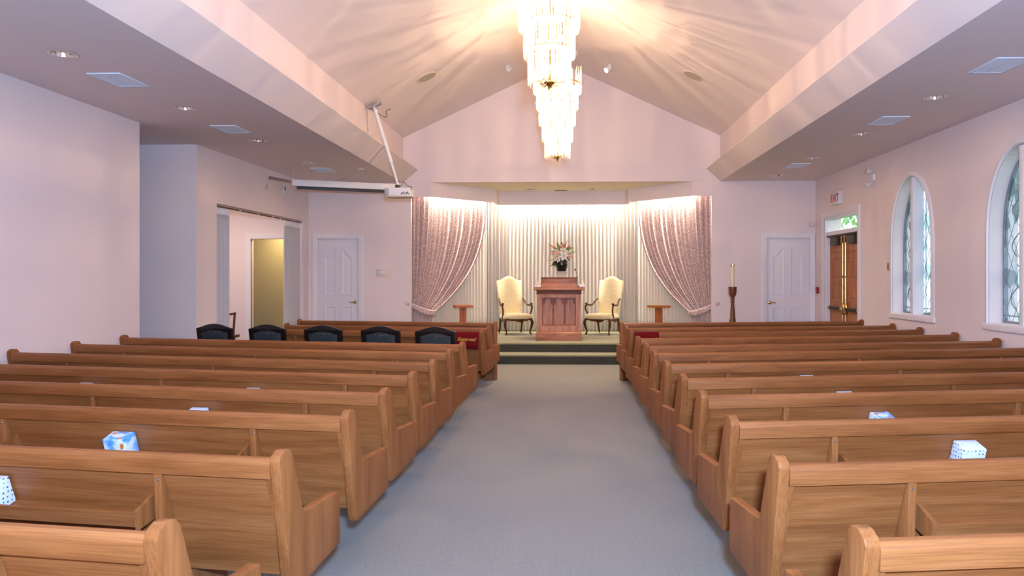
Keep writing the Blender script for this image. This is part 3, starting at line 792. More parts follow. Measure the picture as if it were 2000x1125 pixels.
# ------------------------------------------------------------------ upholstered armchairs
def make_armchair(label):
    c = thing('armchair', label, 'armchair', group='cream clergy armchairs beside the lectern')
    # faces local -y; origin under the middle of the front legs
    top = [(-.295 + .59 * i / 20, 1.19 + .095 * max(0.0, math.sin(PI * (i - 2.5) / 15)) ** 1.4 if 2.5 < i < 17.5 else 1.19) for i in range(21)]
    out = [(-.255, .40), (.255, .40)] + [(p[0], p[1]) for p in top[::-1]]
    Xb = lambda u, w, t: (u, .44 + t + (w - .45) * .17, w)
    b = MB(); b.pad(out, [(.10, .9), (.095, .97), (.07, 1.0), (.02, 1.0), (.0, .965), (-.012, .8), (-.016, .4)], Xb); b.build('backrest', 'cream', c, smooth=60)
    seat = [(-.31, -.045), (-.15, -.062), (.15, -.062), (.31, -.045), (.335, .0), (.285, .44), (.25, .47), (-.25, .47), (-.285, .44), (-.335, .0)]
    b = MB(); b.pad(seat, [(.345, .965), (.36, 1.0), (.40, 1.0), (.43, .955), (.455, .82), (.468, .5)], lambda u, w, t: (u, w, t)); b.build('seat', 'cream', c, smooth=60)
    # serpentine aprons
    def apron(X, h):
        lo = [(-h + 2 * h * i / 24, .335 - .055 * (.5 - .5 * math.cos(2 * PI * (i / 24))) - .012 * math.sin(4 * PI * i / 24)) for i in range(25)]
        b = MB(); b.prism([(h, .362), (-h, .362)] + lo, -.014, .014, X); return b.build('apron', 'walnut', c, smooth=30)
    apron(lambda u, w, t: (u, -.035 + t, w), .285)
    for sx in (-1, 1): apron(lambda u, w, t: (sx * (.305 - .03 * (u / .22 * .5 + .5)) + t, .21 + u, w), .21)
    for sx in (-1, 1):
        leg = smooth_path([(sx * .275, -.01, .36), (sx * .315, -.045, .29), (sx * .305, -.038, .18), (sx * .275, -.012, .08), (sx * .285, -.03, .02), (sx * .30, -.05, .018)], 5)
        rr = [.034 - .001 * i for i in range(6)] + [.034, .032, .03, .028, .026] + [.024, .021, .019, .017, .016] + [.016, .016, .017, .018, .020] + [.021, .022, .022, .02, .018]
        b = MB(); b.tube(leg, (rr + [.018] * 30)[:len(leg)], 10); b.build('leg', 'walnut', c, smooth=50)
        leg = smooth_path([(sx * .255, .44, .40), (sx * .26, .45, .25), (sx * .26, .49, .10), (sx * .262, .53, .012)], 5)
        b = MB(); b.tube(leg, [.028 - .0008 * i for i in range(len(leg))], 8); b.build('leg', 'walnut', c, smooth=50)
        pa = smooth_path([(sx * .285, .475, .775), (sx * .295, .40, .745), (sx * .315, .30, .655), (sx * .33, .17, .645), (sx * .335, .07, .675), (sx * .335, .035, .672)], 6)
        b = MB(); b.tube(pa, [.022] * 6 + [.019] * 18 + [.024, .027, .028, .027, .026, .02, .018][:max(0, len(pa) - 24)], 8)
        arm = b.build('arm', 'walnut', c, smooth=55)
        ps = smooth_path([(sx * .335, .075, .665), (sx * .345, .035, .60), (sx * .33, .045, .52), (sx * .318, .09, .44), (sx * .315, .10, .36)], 5)
        b = MB(); b.tube(ps, [.021] * 5 + [.018] * 10 + [.022] * 10, 8); b.build('arm_post', 'walnut', arm, smooth=55)
    return c
a1 = make_armchair('cream high-backed armchair with carved arms, left of the lectern')
a1.location = (-.955, 15.92, LZ); a1.rotation_euler = (0, 0, math.radians(24))
a2 = copy_tree(a1); a2['label'] = 'cream high-backed armchair with carved arms, right of the lectern'
a2.location = (.80, 15.95, LZ); a2.rotation_euler = (0, 0, math.radians(-32))

# ------------------------------------------------------------------ vase of flowers on a pedestal
VX, VY = .0, 16.12
ped = thing('pedestal', 'narrow cream pedestal under the flower vase, behind the lectern', 'pedestal', (VX, VY, LZ))
b = MB(); b.box(-.13, .13, -.13, .13, 0, .04); b.box(-.105, .105, -.105, .105, .04, 1.36); b.build('column', 'pedestal', ped, bevel=.004)
b = MB(); b.box(-.13, .13, -.13, .13, 1.361, 1.392); b.build('top_plate', 'pedestal', ped, bevel=.004)
VZ = LZ + 1.393
vs = thing('vase', 'black glazed vase holding the flowers behind the lectern', 'vase', (VX, VY, VZ))
b = MB(); b.lathe([(.085, 0), (.098, .01), (.122, .075), (.132, .13), (.130, .20), (.120, .245), (.113, .245), (.122, .20), (.122, .13), (.09, .02)], 32, cap=False)
b.lathe([(.001, .002), (.09, .002)], 32, cap=False); b.build('vase_body', 'vase', vs, smooth=60)
FB = Vector((VX, VY, VZ + .26))
def stem(b, tip, r=.004):
    base = Vector((VX + random.uniform(-.05, .05), VY + random.uniform(-.05, .05), VZ + .05)); tip = Vector(tip)
    neck = Vector((VX + (base.x - VX) * .8 + (tip.x - VX) * .2, VY + (tip.y - VY) * .2, VZ + .235))
    b.tube(smooth_path([base, neck, tip], 5), r, 5)
def petal_grid(c, d, up, L, W, bend, cup=.3):
    """a bent pointed petal from c along d, curling to -up by bend"""
    d = Vector(d).normalized(); up = Vector(up); up = (up - d * up.dot(d)).normalized(); sd = d.cross(up); g = []
    for i in range(7):
        t = i / 6; w = W * math.sin(PI * min(1, .12 + t * .88)) ** .8
        p = c + d * (L * t) + up * (bend * L * t * t)
        g.append([tuple(p + sd * (w * q) + up * (cup * W * q * q)) for q in (-1, -.5, 0, .5, 1)])
    return g
def lily(x, z, dy, r, face, label):
    c = Vector((VX + x, VY + dy, VZ + z)); f = Vector(face).normalized()
    o = thing('lily', label, 'flower', group='flowers in the black vase')
    b = MB(); a = f.cross(Vector((.1, .3, 1))).normalized(); e = f.cross(a)
    for k in range(6):
        th = 2 * PI * k / 6 + .3
        d = (a * math.cos(th) + e * math.sin(th)) + f * .45
        b.sheet(petal_grid(c, d, f, r, r * .27 * (1 if k % 2 else .8), -.28))
    b.build('petals', 'petalwhite', o, smooth=70, thick=.002)
    b = MB()
    for k in range(6):
        th = 2 * PI * k / 6; q = c + f * (r * .55) + (a * math.cos(th) + e * math.sin(th)) * r * .22
        b.tube([c, q], .0018, 4); b.tube([q - a * .007, q + a * .007], .004, 5)
    b.build('stamens', 'pollen', o)
    b = MB(); stem(b, c - f * .01); b.build('stem', 'leaf', o)
def rose(x, z, dy, r, mat, label):
    c = Vector((VX + x, VY + dy, VZ + z)); o = thing('rose', label, 'flower', group='flowers in the black vase')
    b = MB(); rnd = random.Random(int(1000 * x + 77 * z))
    for lay, (rad, n, op) in enumerate(((.35, 3, .15), (.62, 5, .35), (.88, 6, .6), (1.0, 7, .95))):
        for k in range(n):
            th = 2 * PI * (k + .5 * lay) / n + rnd.uniform(-.2, .2); g = []
            for i in range(5):
                t = i / 4; ph = -.95 + t * (1.75 - op * .55); row = []
                for j in range(5):
                    q = th + (j - 2) * .42 * (1.2 - .3 * t) * 2.2 / max(n, 3)
                    row.append((c.x + r * rad * math.cos(ph) * math.cos(q), c.y + r * rad * math.cos(ph) * math.sin(q), c.z + r * rad * math.sin(ph)))
                g.append(row)
            b.sheet(g)
    b.build('petals', mat, o, smooth=70, thick=.0015)
    b = MB(); stem(b, c - Vector((0, 0, r * .6))); b.build('stem', 'leaf', o)
def spike(p0, p1, mats, label):
    o = thing('gladiolus', label, 'flower', group='flowers in the black vase')
    a = Vector((VX + p0[0], VY + p0[2], VZ + p0[1])); e = Vector((VX + p1[0], VY + p1[2], VZ + p1[1]))
    b = MB(); b.tube([a, (a + e) / 2 + Vector((0, 0, .01)), e], [.005, .004, .002], 5); stem(b, a); b.build('stem', 'leaf', o)
    b = MB(); d = (e - a); n = 7
    for i in range(n):
        t = i / (n - 1); c = a + d * t; r = .042 * (1 - .72 * t)
        for k in range(5):
            th = 2 * PI * k / 5 + i * 1.3
            dd = d.normalized() * .55 + Vector((math.cos(th), -.7 + math.sin(th) * .7, math.sin(th * 1.7) * .6))
            b.sheet(petal_grid(c, dd, d, r, r * .42, -.2))
    b.build('blossoms', mats, o, smooth=70, thick=.0015)
def blade(p0, p1, w, mat, label, sag=0.0):
    o = thing('leaf_blade', label, 'leaf', group='leaves in the black vase')
    a = Vector((VX + p0[0], VY + p0[2], VZ + p0[1])); e = Vector((VX + p1[0], VY + p1[2], VZ + p1[1]))
    b = MB(); b.sheet(petal_grid(a, e - a, Vector((.1, -.5, 1)), (e - a).length, w, sag, .4)); b.build('blade', mat, o, smooth=70, thick=.0015)
    b = MB(); stem(b, a + (e - a) * .06, .003); b.build('stalk', mat, o)
lily(.045, .325, -.16, .115, (.1, -1, .25), 'largest white lily, low in the middle of the bouquet')
lily(.045, .430, -.10, .100, (-.05, -1, .5), 'white lily above the largest one, centre of the bouquet')
lily(-.075, .255, -.15, .065, (-.35, -1, -.1), 'small white lily over the left rim of the vase')
rose(.10, .405, -.06, .052, 'petalwhite', 'white rose right of the upper lily')
rose(-.085, .415, -.11, .058, 'petalpink', 'pink rose left of the lilies')
rose(-.20, .405, -.06, .050, 'petalpink', 'pink rose at the far left of the bouquet')
rose(.20, .345, -.09, .060, 'petalpink', 'pink rose at the right edge of the bouquet')
rose(-.015, .575, -.02, .055, 'petalpink', 'pale pink rose at the top of the bouquet')
rose(-.12, .33, -.13, .040, 'petalpink', 'small pink rose beside the large lily, low on the left')
rose(.055, .60, -.0, .040, 'petalorange', 'apricot bloom near the top of the bouquet')
rose(.17, .54, -.0, .030, 'petalcoral', 'small coral bloom in the upper right leaves')
spike((-.12, .50, -.04), (-.30, .605, -.03), 'petalcoral', 'coral gladiolus spike leaning out to the left')
spike((.055, .52, -.03), (.13, .705, .0), 'petalcoral', 'coral gladiolus spike pointing up, tallest in the bouquet')
blade((-.05, .45, .02), (-.11, .66, .03), .028, 'leaf', 'broad green leaf pointing up at the left of the bouquet top')
blade((-.01, .50, .04), (.0, .67, .05), .026, 'leaf', 'green leaf behind the pale rose at the top')
blade((.09, .44, .03), (.20, .59, .04), .034, 'leaf', 'green leaf rising to the upper right of the bouquet')
blade((.12, .46, .02), (.27, .53, .02), .026, 'leaf', 'green leaf beside the small coral bloom')
blade((.14, .37, .0), (.32, .43, -.02), .026, 'leaf', 'green leaf reaching out to the right of the bouquet')
blade((-.11, .42, .0), (-.26, .45, .0), .022, 'leaf', 'narrow green leaf above the far left rose')
blade((-.10, .29, -.03), (-.33, .20, -.03), .014, 'leaf', 'thin green leaf drooping to the lower left', .12)
blade((-.10, .22, -.08), (-.22, .10, -.09), .030, 'darkleaf', 'dark leaf hanging over the left side of the vase', .1)
blade((-.08, .22, -.09), (-.16, .09, -.10), .028, 'darkleaf', 'second dark leaf hanging close to the vase', .1)
blade((-.09, .25, -.06), (-.21, .17, -.07), .022, 'darkleaf', 'small dark leaf above the hanging ones')
blade((.09, .27, -.08), (.19, .24, -.09), .026, 'darkleaf', 'dark leaf under the right pink rose')
blade((.06, .24, .08), (.16, .36, .10), .03, 'darkleaf', 'dark leaf at the back right of the bouquet')

# ------------------------------------------------------------------ small flower stands, candle
def flower_stand(x, rz, label):
    s = thing('plant_stand', label, 'stand', (x, 14.35, LZ), rz, 'honey wood stands on the platform')
    b = MB(); b.box(-.175, .175, -.175, .175, .665, .708); b.build('stand_top', 'standwood', s, bevel=.005)
    b = MB(); b.box(-.06, -.012, -.05, .05, .03, .664); b.box(.012, .06, -.05, .05, .03, .664); b.box(-.012, .012, -.03, .05, .03, .664); b.build('post', 'standwood', s)
    b = MB(); b.box(-.15, .15, -.15, .15, 0, .03); b.build('foot_plate', 'standwood', s, bevel=.004)
flower_stand(-1.94, .32, 'honey-coloured wooden stand left of the left armchair')
flower_stand(1.925, .30, 'honey-coloured wooden stand right of the right armchair')
cs = thing('candle_stand', 'tall turned wooden candle stand by the right white door', 'candle stand', (3.33, 14.2, 0))
b = MB(); b.lathe([(.16, 0), (.16, .03), (.10, .06), (.05, .10), (.04, .30), (.045, .62), (.06, .70), (.062, .78), (.052, .82), (.040, 1.0), (.030, 1.12), (.042, 1.14), (.030, 1.17), (.042, 1.20), (.03, 1.22), (.055, 1.25), (.074, 1.30), (.078, 1.40), (.078, 1.405)], 24)
b.build('shaft', 'candlewood', cs, smooth=45)
b = MB(); b.lathe([(.079, 1.406), (.079, 1.43), (.05, 1.43), (.05, 1.406)], 24); b.build('cup_rim', 'darkmetal', cs, smooth=40)
cd = thing('candle', 'tall ivory candle with a brass cap on the candle stand', 'candle', (3.33, 14.2, 1.431))
b = MB(); b.lathe([(.034, 0), (.034, .40), (.030, .405)], 20); b.build('wax', 'wax', cd, smooth=40)
b = MB(); b.lathe([(.036, .385), (.037, .44), (.030, .447), (.012, .447)], 20); b.build('candle_cap', 'brass', cd, smooth=40)

# ------------------------------------------------------------------ drapes, back cloth
def pleated(name, p0, p1, z0, z1, n_pl, amp, mat, label, cat, header=None, parent_name='cloth'):
    p0, p1 = Vector(p0), Vector(p1); d = p1 - p0; nn = Vector((-d.y, d.x)).normalized()
    o = thing(name, label, cat, (p0.x, p0.y, 0))
    rnd = random.Random(len(label)); N_ = n_pl * 8; ph = [rnd.uniform(.8, 1.2) for _ in range(n_pl + 2)]
    def grid(za, zb, rows, k=1.0):
        g = []
        for r in range(rows + 1):
            z = za + (zb - za) * r / rows; row = []
            for i in range(N_ + 1):
                f = i / N_; w = amp * k * ph[int(f * n_pl)] * math.sin(2 * PI * n_pl * f + .15 * math.sin(3 * z + f * 9))
                q = d * f + nn * w; row.append((q.x, q.y, z))
            g.append(row)
        return g
    b = MB(); b.sheet(grid(z0, (header or z1), 10)); b.build(parent_name, mat, o, smooth=80, thick=.004)
    if header:
        b = MB(); b.sheet(grid(header + .001, z1, 2, .55)); b.build('header_band', 'sheertop', o, smooth=80, thick=.008)
    return o
pleated('backdrop_curtain', (-1.80, 16.98), (1.80, 16.98), LZ + .01, 3.58, 41, .022, 'backcloth', 'cream pleated curtain across the back of the alcove', 'curtain')
pleated('backdrop_curtain', (-3.10, 15.46), (-1.76, 16.90), LZ + .01, 3.58, 22, .020, 'backcloth', 'pale pleated side curtain behind the left drape', 'curtain')
pleated('backdrop_curtain', (1.76, 16.90), (3.08, 15.46), LZ + .01, 3.58, 22, .020, 'backcloth', 'pale pleated side curtain behind the right drape', 'curtain')

def drape(k, label):
    """tied-back drape hung along the inside of the angled valance; k = -1 left, +1 right"""
    o = thing('drape', label, 'curtain', (k * 3.10, 15.40, 0), 0, 'patterned drapes tied back at the alcove')
    org = Vector((k * 3.10, 15.40, 0)); n_pl = 17; nu = n_pl * 8
    def top(a):
        if a < .16: return Vector((k * (3.165 - .275 * a / .16), 15.34 + .06 * a / .16, 0))
        f = (a - .16) / .84
        return Vector((k * (2.89 - 1.17 * f), 15.40 + 1.16 * f, 0))
    def tie(a): return Vector((k * (3.155 - .43 * a ** .9), 15.36 + .10 * a, 0))
    ZT, ZG = 3.55, .86
    g = []
    rows = 40
    def pos(a, z):
        t = (ZT - z) / (ZT - ZG - .12 * (1 - a)); 
        if t <= 1:
            q = t ** (2.9 - .7 * (1 - a)); p = top(a).lerp(tie(a), q); am = .052 * (1 - .62 * q)
        else:
            u = min(1, (t - 1) / .2); e = tie(a); fl = Vector((k * (3.155 - .345 * a), 15.36 + .08 * a, 0)); p = e.lerp(fl, u); am = .016
        w = am * math.sin(2 * PI * n_pl * a + .5 * math.sin(5 * a)) + .3 * am * math.sin(2 * PI * 6.3 * a + 1)
        nn = Vector((-k * .55, -.83, 0))
        p = p + nn * w; return (p.x - org.x, p.y - org.y, z)
    for r in range(rows + 1):
        z = ZT + (LZ + .02 - ZT) * r / rows
        g.append([pos(i / nu, z) for i in range(nu + 1)])
    b = MB(); b.sheet(g); b.build('cloth', 'drape', o, smooth=80, thick=.006)
    # tieback band from the wall hook round the gathered cloth
    b = MB(); gg = []
    path = smooth_path([(k * 3.27, 15.17, 1.075), (k * 3.14, 15.235, 1.02), (k * 2.98, 15.27, .935), (k * 2.82, 15.31, .875), (k * 2.70, 15.42, .865), (k * 2.68, 15.50, .90)], 5)
    for i, p in enumerate(path):
        f = i / (len(path) - 1); hw = .018 + .045 * math.sin(PI * min(1, f * .9 + .05))
        gg.append([(p.x - org.x, p.y - org.y - .006 * math.cos(q * 1.5), p.z + hw * q) for q in (-1, -.5, 0, .5, 1)])
    b.sheet(gg); tb = b.build('tieback', 'drape', o, smooth=70, thick=.008)
    b = MB(); b.lathe([(.012, 0), (.012, .02), (.004, .024)], 10, X=lambda x, y, z: (k * 3.27 - org.x + x, YF - z - .001 - org.y, 1.078 + y)); b.build('hook', 'brass', tb, smooth=40)
    return o
drape(-1, 'patterned rose-grey drape tied back at the left of the alcove')
drape(1, 'patterned rose-grey drape tied back at the right of the alcove')

# side room opening: track and two gathered sheers
rail = thing('curtain_track', 'thin brass curtain track along the side room opening', 'curtain track', (0, 0, 0))
b = MB(); b.tube([Xf(OP0 + .02, OPZ - .035, .05), Xf(OP1 - .02, OPZ - .035, .05)], .012, 8); b.build('track', 'darkmetal', rail, smooth=50)
for q in (1.45, 2.15, 2.75, 3.1):
    b = MB(); p = Xf(q, OPZ - .035, .032); b.lathe([(.001, -.014), (.016, -.007), (.016, .007), (.001, .014)], 10, c=p); b.build('track_clip', 'whiteplastic', rail, smooth=60)
def pt(u, s): p = Xf(u, 0, s); return (p[0], p[1])
pleated('sheer_curtain', pt(OP0 + .02, .09), pt(OP0 + .47, .05), .04, OPZ - .05, 5, .035, 'sheer', 'gathered grey sheer with white header at the near side of the opening', 'curtain', OPZ - .16)
pleated('sheer_curtain', pt(OP1 - .84, .05), pt(OP1 - .03, .09), .04, OPZ - .05, 8, .035, 'sheer', 'gathered grey sheer with white header at the far side of the opening', 'curtain', OPZ - .16)
# wooden chair glimpsed inside the side room
sc_ = thing('wooden_chair', 'dark wooden chair glimpsed in the side room beyond the sheer', 'chair', (-6.66, 14.35, 0), math.radians(8))
b = MB(); b.tube(smooth_path([(-.2, .02, .86), (.0, .0, .87), (.14, -.02, .895)], 4), [.02] * 8 + [.024], 8); b.build('top_rail', 'walnut', sc_, smooth=50)
for sx in (-1, 1):
    b = MB(); b.tube([(.12 * sx + .0, -.01, .88), (.07 * sx + .03 * sx, -.03, .46), (.16 * sx, .02, 0)], [.022, .024, .016], 8); b.build('leg', 'walnut', sc_, smooth=50)
    b = MB(); b.tube([(.17 * sx, -.42, .44), (.17 * sx, -.44, 0)], [.022, .015], 8); b.build('leg', 'walnut', sc_, smooth=50)
b = MB(); b.box(-.21, .21, -.46, .02, .42, .47); b.build('seat', 'walnut', sc_, bevel=.008)

# ------------------------------------------------------------------ chandeliers
def make_chandelier(label):
    c = thing('chandelier', label, 'chandelier', group='crystal chandeliers along the ridge')
    tiers = [(.190, .00), (.228, .245), (.272, .490), (.312, .735), (.358, .98)]   # radius, bottom z
    H = .30
    for ti, (r, z) in enumerate(tiers):
        n = int(2 * PI * r / .0245); b = MB(); rr = random.Random(ti * 7 + 1)
        for k in range(n):
            a = 2 * PI * (k + rr.uniform(-.28, .28)) / n; ca, sa = math.cos(a), math.sin(a); w = .0082 + rr.uniform(-.0015, .002)
            dz = -.022 * (k % 2)
            def X(u, v, zz): return ((r + v) * ca - u * sa, (r + v) * sa + u * ca, zz)
            q = [(-w, 0), (0, -w), (w, 0), (0, w)]
            vv = [(q0, q1, zz) for zz in (z + dz + .012, z + H) for q0, q1 in q] + [(0, 0, z + dz)]
            if ti == 4:
                tp = z + H + rr.uniform(-.17, .10) * rr.random() ** .5; vv = vv[:4] + [(p[0], p[1], tp) for p in vv[4:8]] + vv[8:]
                if rr.random() < .12: continue
            b.add(vv, [(0, 1, 5, 4), (1, 2, 6, 5), (2, 3, 7, 6), (3, 0, 4, 7), (4, 5, 6, 7), (1, 0, 8), (2, 1, 8), (3, 2, 8), (0, 3, 8)], X)
        tier = b.build('crystal_fringe', 'crystal', c); tier['kind'] = 'stuff'
        b = MB()
        rz_ = z + H - (.2 if ti == 4 else 0)
        b.lathe([(r - .012, rz_ + .001), (r + .012, rz_ + .001), (r + .012, rz_ + .012), (r - .012, rz_ + .012), (r - .012, rz_ + .001)], 40, cap=False)
        for k in range(6):
            a = 2 * PI * k / 6; b.tube([(r * math.cos(a), r * math.sin(a), rz_ + .006), (.02 * math.cos(a), .02 * math.sin(a), rz_ + .006)], .002, 5)
        b.build('tier_ring', 'brass', tier, smooth=40)
        nb = 3 + ti
        for k in range(nb):
            a = 2 * PI * k / nb + ti; q = r * .55; b = MB()
            b.lathe([(.004, 0), (.016, .012), (.02, .03), (.014, .055), (.004, .075)], 12, c=(q * math.cos(a), q * math.sin(a), z + .11)); b.build('bulb', 'bulb', c, smooth=60)
    b = MB(); b.lathe([(.002, -.075), (.008, -.06), (.012, -.03), (.03, -.01), (.055, .005), (.05, .015), (.012, .02), (.010, .35)], 16)
    for k in range(5):
        a = 2 * PI * k / 5; ca, sa = math.cos(a), math.sin(a)
        b.tube(smooth_path([(.02 * ca, .02 * sa, .0), (.05 * ca, .05 * sa, -.022), (.085 * ca, .085 * sa, -.005), (.095 * ca, .095 * sa, .025)], 5), .0045, 6)
    b.build('finial', 'brass', c, smooth=50)
    b = MB(); b.tube([(0, 0, .35), (0, 0, 2.62)], .010, 8); b.build('stem', 'brass', c, smooth=50)
    b = MB(); b.lathe([(.02, 2.60), (.09, 2.66), (.10, 2.70), (.10, 2.735)], 20); b.build('canopy', 'brass', c, smooth=45)
    return c
CHD = [(-.012, 6.6, 'nearer crystal chandelier, its top cut by the photo edge'), (-.012, 11.0, 'farther crystal chandelier, partly hidden behind the nearer one')]
cn = make_chandelier(CHD[0][2]); cn.location = (CHD[0][0], CHD[0][1], 3.365)
cf = copy_tree(cn); cf['label'] = CHD[1][2]; cf.location = (CHD[1][0], CHD[1][1], 3.43)

# ------------------------------------------------------------------ ceiling fittings
def make_can(label, rad=.122):
    c = thing('downlight', label, 'ceiling light')
    b = MB(); b.lathe([(rad, 0), (rad, -.005), (rad - .010, -.008), (rad - .024, -.003), (rad - .024, .004), (rad - .018, .004), (rad - .018, 0)], 32, cap=False); b.build('trim_ring', 'chrome', c, smooth=50)
    b = MB(); b.lathe([(rad - .024, -.001), (rad - .030, .03), (rad - .045, .075), (rad - .07, .115), (.02, .13), (.001, .13)], 32, cap=False); b.build('reflector', 'chrome', c, smooth=60)
    b = MB(); b.lathe([(.001, .020), (.020, .024), (.032, .040), (.033, .056), (.018, .085), (.014, .128)], 16, cap=False); b.build('lamp', 'canbulb', c, smooth=70)
    return c
ORD = ['nearest', 'second', 'third', 'fourth', 'farthest']
can0 = None
for side, ys, x in (('left', (6.36, 8.44, 10.46, 12.50, 14.49), -4.37), ('right', (8.23, 10.27, 12.30, 14.35), 4.23)):
    for i, y in enumerate(ys):
        w = ORD[i]
        if i == len(ys) - 1: w = 'farthest'
        lb = '%s round chrome downlight in the flat ceiling over the %s pews' % (w, side)
        if can0 is None: c = can0 = make_can(lb)
        else: c = copy_tree(can0); c['label'] = lb
        c['group'] = 'round downlights in the side ceilings'; c.location = (x, y, FZ)
for x, w in ((-.715, 'left'), (.688, 'right')):
    c = copy_tree(can0); c['label'] = '%s round downlight in the alcove ceiling above the lectern' % w; c['group'] = 'alcove downlights'; c.location = (x, 16.40, FZ); c.scale = (.95, .95, 1)
def make_vent(label):
    v = thing('air_vent', label, 'vent', group='square air vents in the side ceilings')
    b = MB(); b.holed(rect(-.17, .17, -.25, .25), [rect(-.135, .135, -.215, .215)], -.012, 0, lambda u, w, t: (u, w, t)); b.build('vent_frame', 'ventwhite', v, bevel=.003)
    b = MB(); b.box(-.135, .135, -.215, .215, -.002, -.0005); b.build('duct_plate', 'grey', v)
    b = MB()
    for k in range(11):
        y = -.20 + k * .04; b.box(-.135, -.004, y - .0165, y + .0165, -.008, -.005); b.box(.004, .135, y - .0165, y + .0165, -.008, -.005)
    b.build('louver', 'ventwhite', v)
    return v
v0 = None
for side, ys, x in (('left', (7.21, 9.65, 13.35), -4.39), ('right', (7.01, 9.42, 13.13), 4.23)):
    for i, y in enumerate(ys):
        lb = '%s square air vent in the flat ceiling over the %s pews' % (('nearest', 'middle', 'farthest')[i], side)
        if v0 is None: v = v0 = make_vent(lb)
        else: v = copy_tree(v0); v['label'] = lb
        v.location = (x, y, FZ)
av = thing('alcove_vent', 'small dark vent in the alcove ceiling between its two lights', 'vent', (-.02, 16.66, FZ))
b = MB(); b.box(-.14, .14, -.035, .035, -.008, 0); b.build('vent_frame', 'darkmetal', av, bevel=.002)
b = MB(); b.box(-.10, .10, -.02, .02, -.0095, -.008); b.build('vent_slot', 'black', av)
sd_ = thing('smoke_detector', 'small flat round detector on the left flat ceiling near the vault', 'smoke detector', (-3.66, 13.25, FZ))
b = MB(); b.lathe([(.05, 0), (.065, -.004), (.06, -.022), (.02, -.026)], 20); b.build('detector_body', 'ceil', sd_, smooth=45)

# things on the sloping vault: local z is the downward normal of the slope
SL = math.atan2(PKZ - EZ, PKX + 3.33); SRt = math.atan2(PKZ - EZ, 3.30 - PKX)
def on_slope(x, y, side):
    z = EZ + (x + 3.33) * math.tan(SL) if side < 0 else EZ + (3.30 - x) * math.tan(SRt)
    return (x, y, z), ((0, PI - SL, 0) if side < 0 else (0, PI + SRt, 0))
for x, y, sd, lb in ((-2.28, 12.40, -1, 'round speaker grille in the left slope of the vault'), (2.27, 12.42, 1, 'round speaker grille in the right slope of the vault')):
    o = thing('ceiling_speaker', lb, 'speaker', group='round speakers in the vault'); o.location, o.rotation_euler = on_slope(x, y, sd)
    b = MB(); b.lathe([(.19, .0), (.19, .008), (.165, .012), (.163, .006)], 32, cap=False); b.build('speaker_rim', 'ivory', o, smooth=40)
    b = MB(); b.lathe([(.164, .007), (.05, .011), (.002, .012)], 32, cap=False); b.build('grille', 'speakermesh', o, smooth=50)
def spot(x, y, sd, aim, lb, lit):
    o = thing('spotlight', lb, 'spotlight', group='small spotlights on the vault'); o.location, o.rotation_euler = on_slope(x, y, sd)
    b = MB(); b.lathe([(.035, 0), (.035, .02), (.012, .025), (.012, .06)], 16); b.build('mount', 'whiteplastic', o, smooth=40)
    e = Matrix.Rotation(aim, 3, 'Y') @ Matrix.Rotation(.45, 3, 'X')
    X = lambda a, c, z: tuple(e @ Vector((a, c, z)) + Vector((0, 0, .085)))
    b = MB(); b.lathe([(.03, -.06), (.05, -.05), (.055, .05), (.048, .055)], 20, X=X); b.build('spot_head', 'whiteplastic', o, smooth=45)
    b = MB(); b.lathe([(.001, .0585), (.047, .0565)], 20, X=X, cap=False); b.build('lens', 'spotlamp' if lit else 'grey', o, smooth=50)
spot(-1.01, 13.83, -1, -.5, 'white spotlight on the left slope, left of the chandeliers', False)
spot(.94, 13.85, 1, .4, 'lit white spotlight on the right slope of the vault', True)
spot(.30, 13.92, 1, .4, 'lit spotlight beside the nearer chandelier, close to the ridge', True)

# ------------------------------------------------------------------ projector and screen
pj = thing('projector', 'white projector hung on a slanting pole from the left of the vault', 'projector', (-2.74, 12.40, 3.00))
b = MB(); b.box(-.215, .215, -.15, .15, .0, .135); body = b.build('projector_body', 'whiteplastic', pj, bevel=.02, seg=3)
b = MB(); b.box(-.235, -.15, -.17, .12, .005, .13); b.build('lens_end', 'grey', body, bevel=.03, seg=3)
b = MB(); b.box(-.21, .235, -.16, .16, -.018, -.0005); b.build('base_tray', 'ivory', body, bevel=.004)
b = MB()
for k in range(7): b.box(.05 + k * .022, .064 + k * .022, -.1515, -.150, .02 + .012 * (k % 2), .045 + .012 * (k % 3))
b.build('socket_port', 'black', body)
b = MB(); b.box(-.07, .0, -.05, .05, .1355, .20); b.build('bracket', 'darkmetal', pj, bevel=.004)
P0, P1 = Vector((-.035, 0, .20)), Vector((-.44, -.02, 1.535))
b = MB(); mid = P0.lerp(P1, .30); b.tube([P0, mid], .022, 12); b.tube([mid - (P1 - P0) * .01, mid + (P1 - P0) * .02], .036, 12); b.tube([mid, P1], .034, 12); b.build('pole', 'whiteplastic', pj, smooth=40)
b = MB(); Xp = lambda u, v, t: (P1.x + u * math.cos(SL) , P1.y + v, P1.z + u * math.sin(SL) + t)
b.box(-.10, .13, -.07, .07, .0, .018, Xp); b.box(-.03, .05, -.03, .03, -.06, .0, Xp); b.build('ceiling_plate', 'steel', pj, bevel=.004)
b = MB(); b.tube(smooth_path([(.0, .05, .18), (.07, -.03, .25), (.15, -.12, .17), (.24, -.16, .14), (.22, -.165, .09)], 6), .005, 6); b.build('cable', 'black', pj, smooth=60)
b = MB()
b.tube(smooth_path([(-.40, -.02, 1.45), (-.30, -.03, 1.38), (-.22, -.03, 1.37), (-.23, -.03, 1.46), (-.15, -.02, 1.50)], 6), .005, 6); b.build('cable', 'black', pj, smooth=60)
s0, s1 = Vector((-4.935, 13.22, 3.345)), Vector((-3.10, 14.02, 3.345))
dl = (s1 - s0); LS = dl.length; ds = dl.normalized(); dn = Vector((ds.y, -ds.x, 0))
scn = thing('projection_screen', 'rolled-up projection screen in a white case under the left ceiling', 'projection screen', tuple(s0))
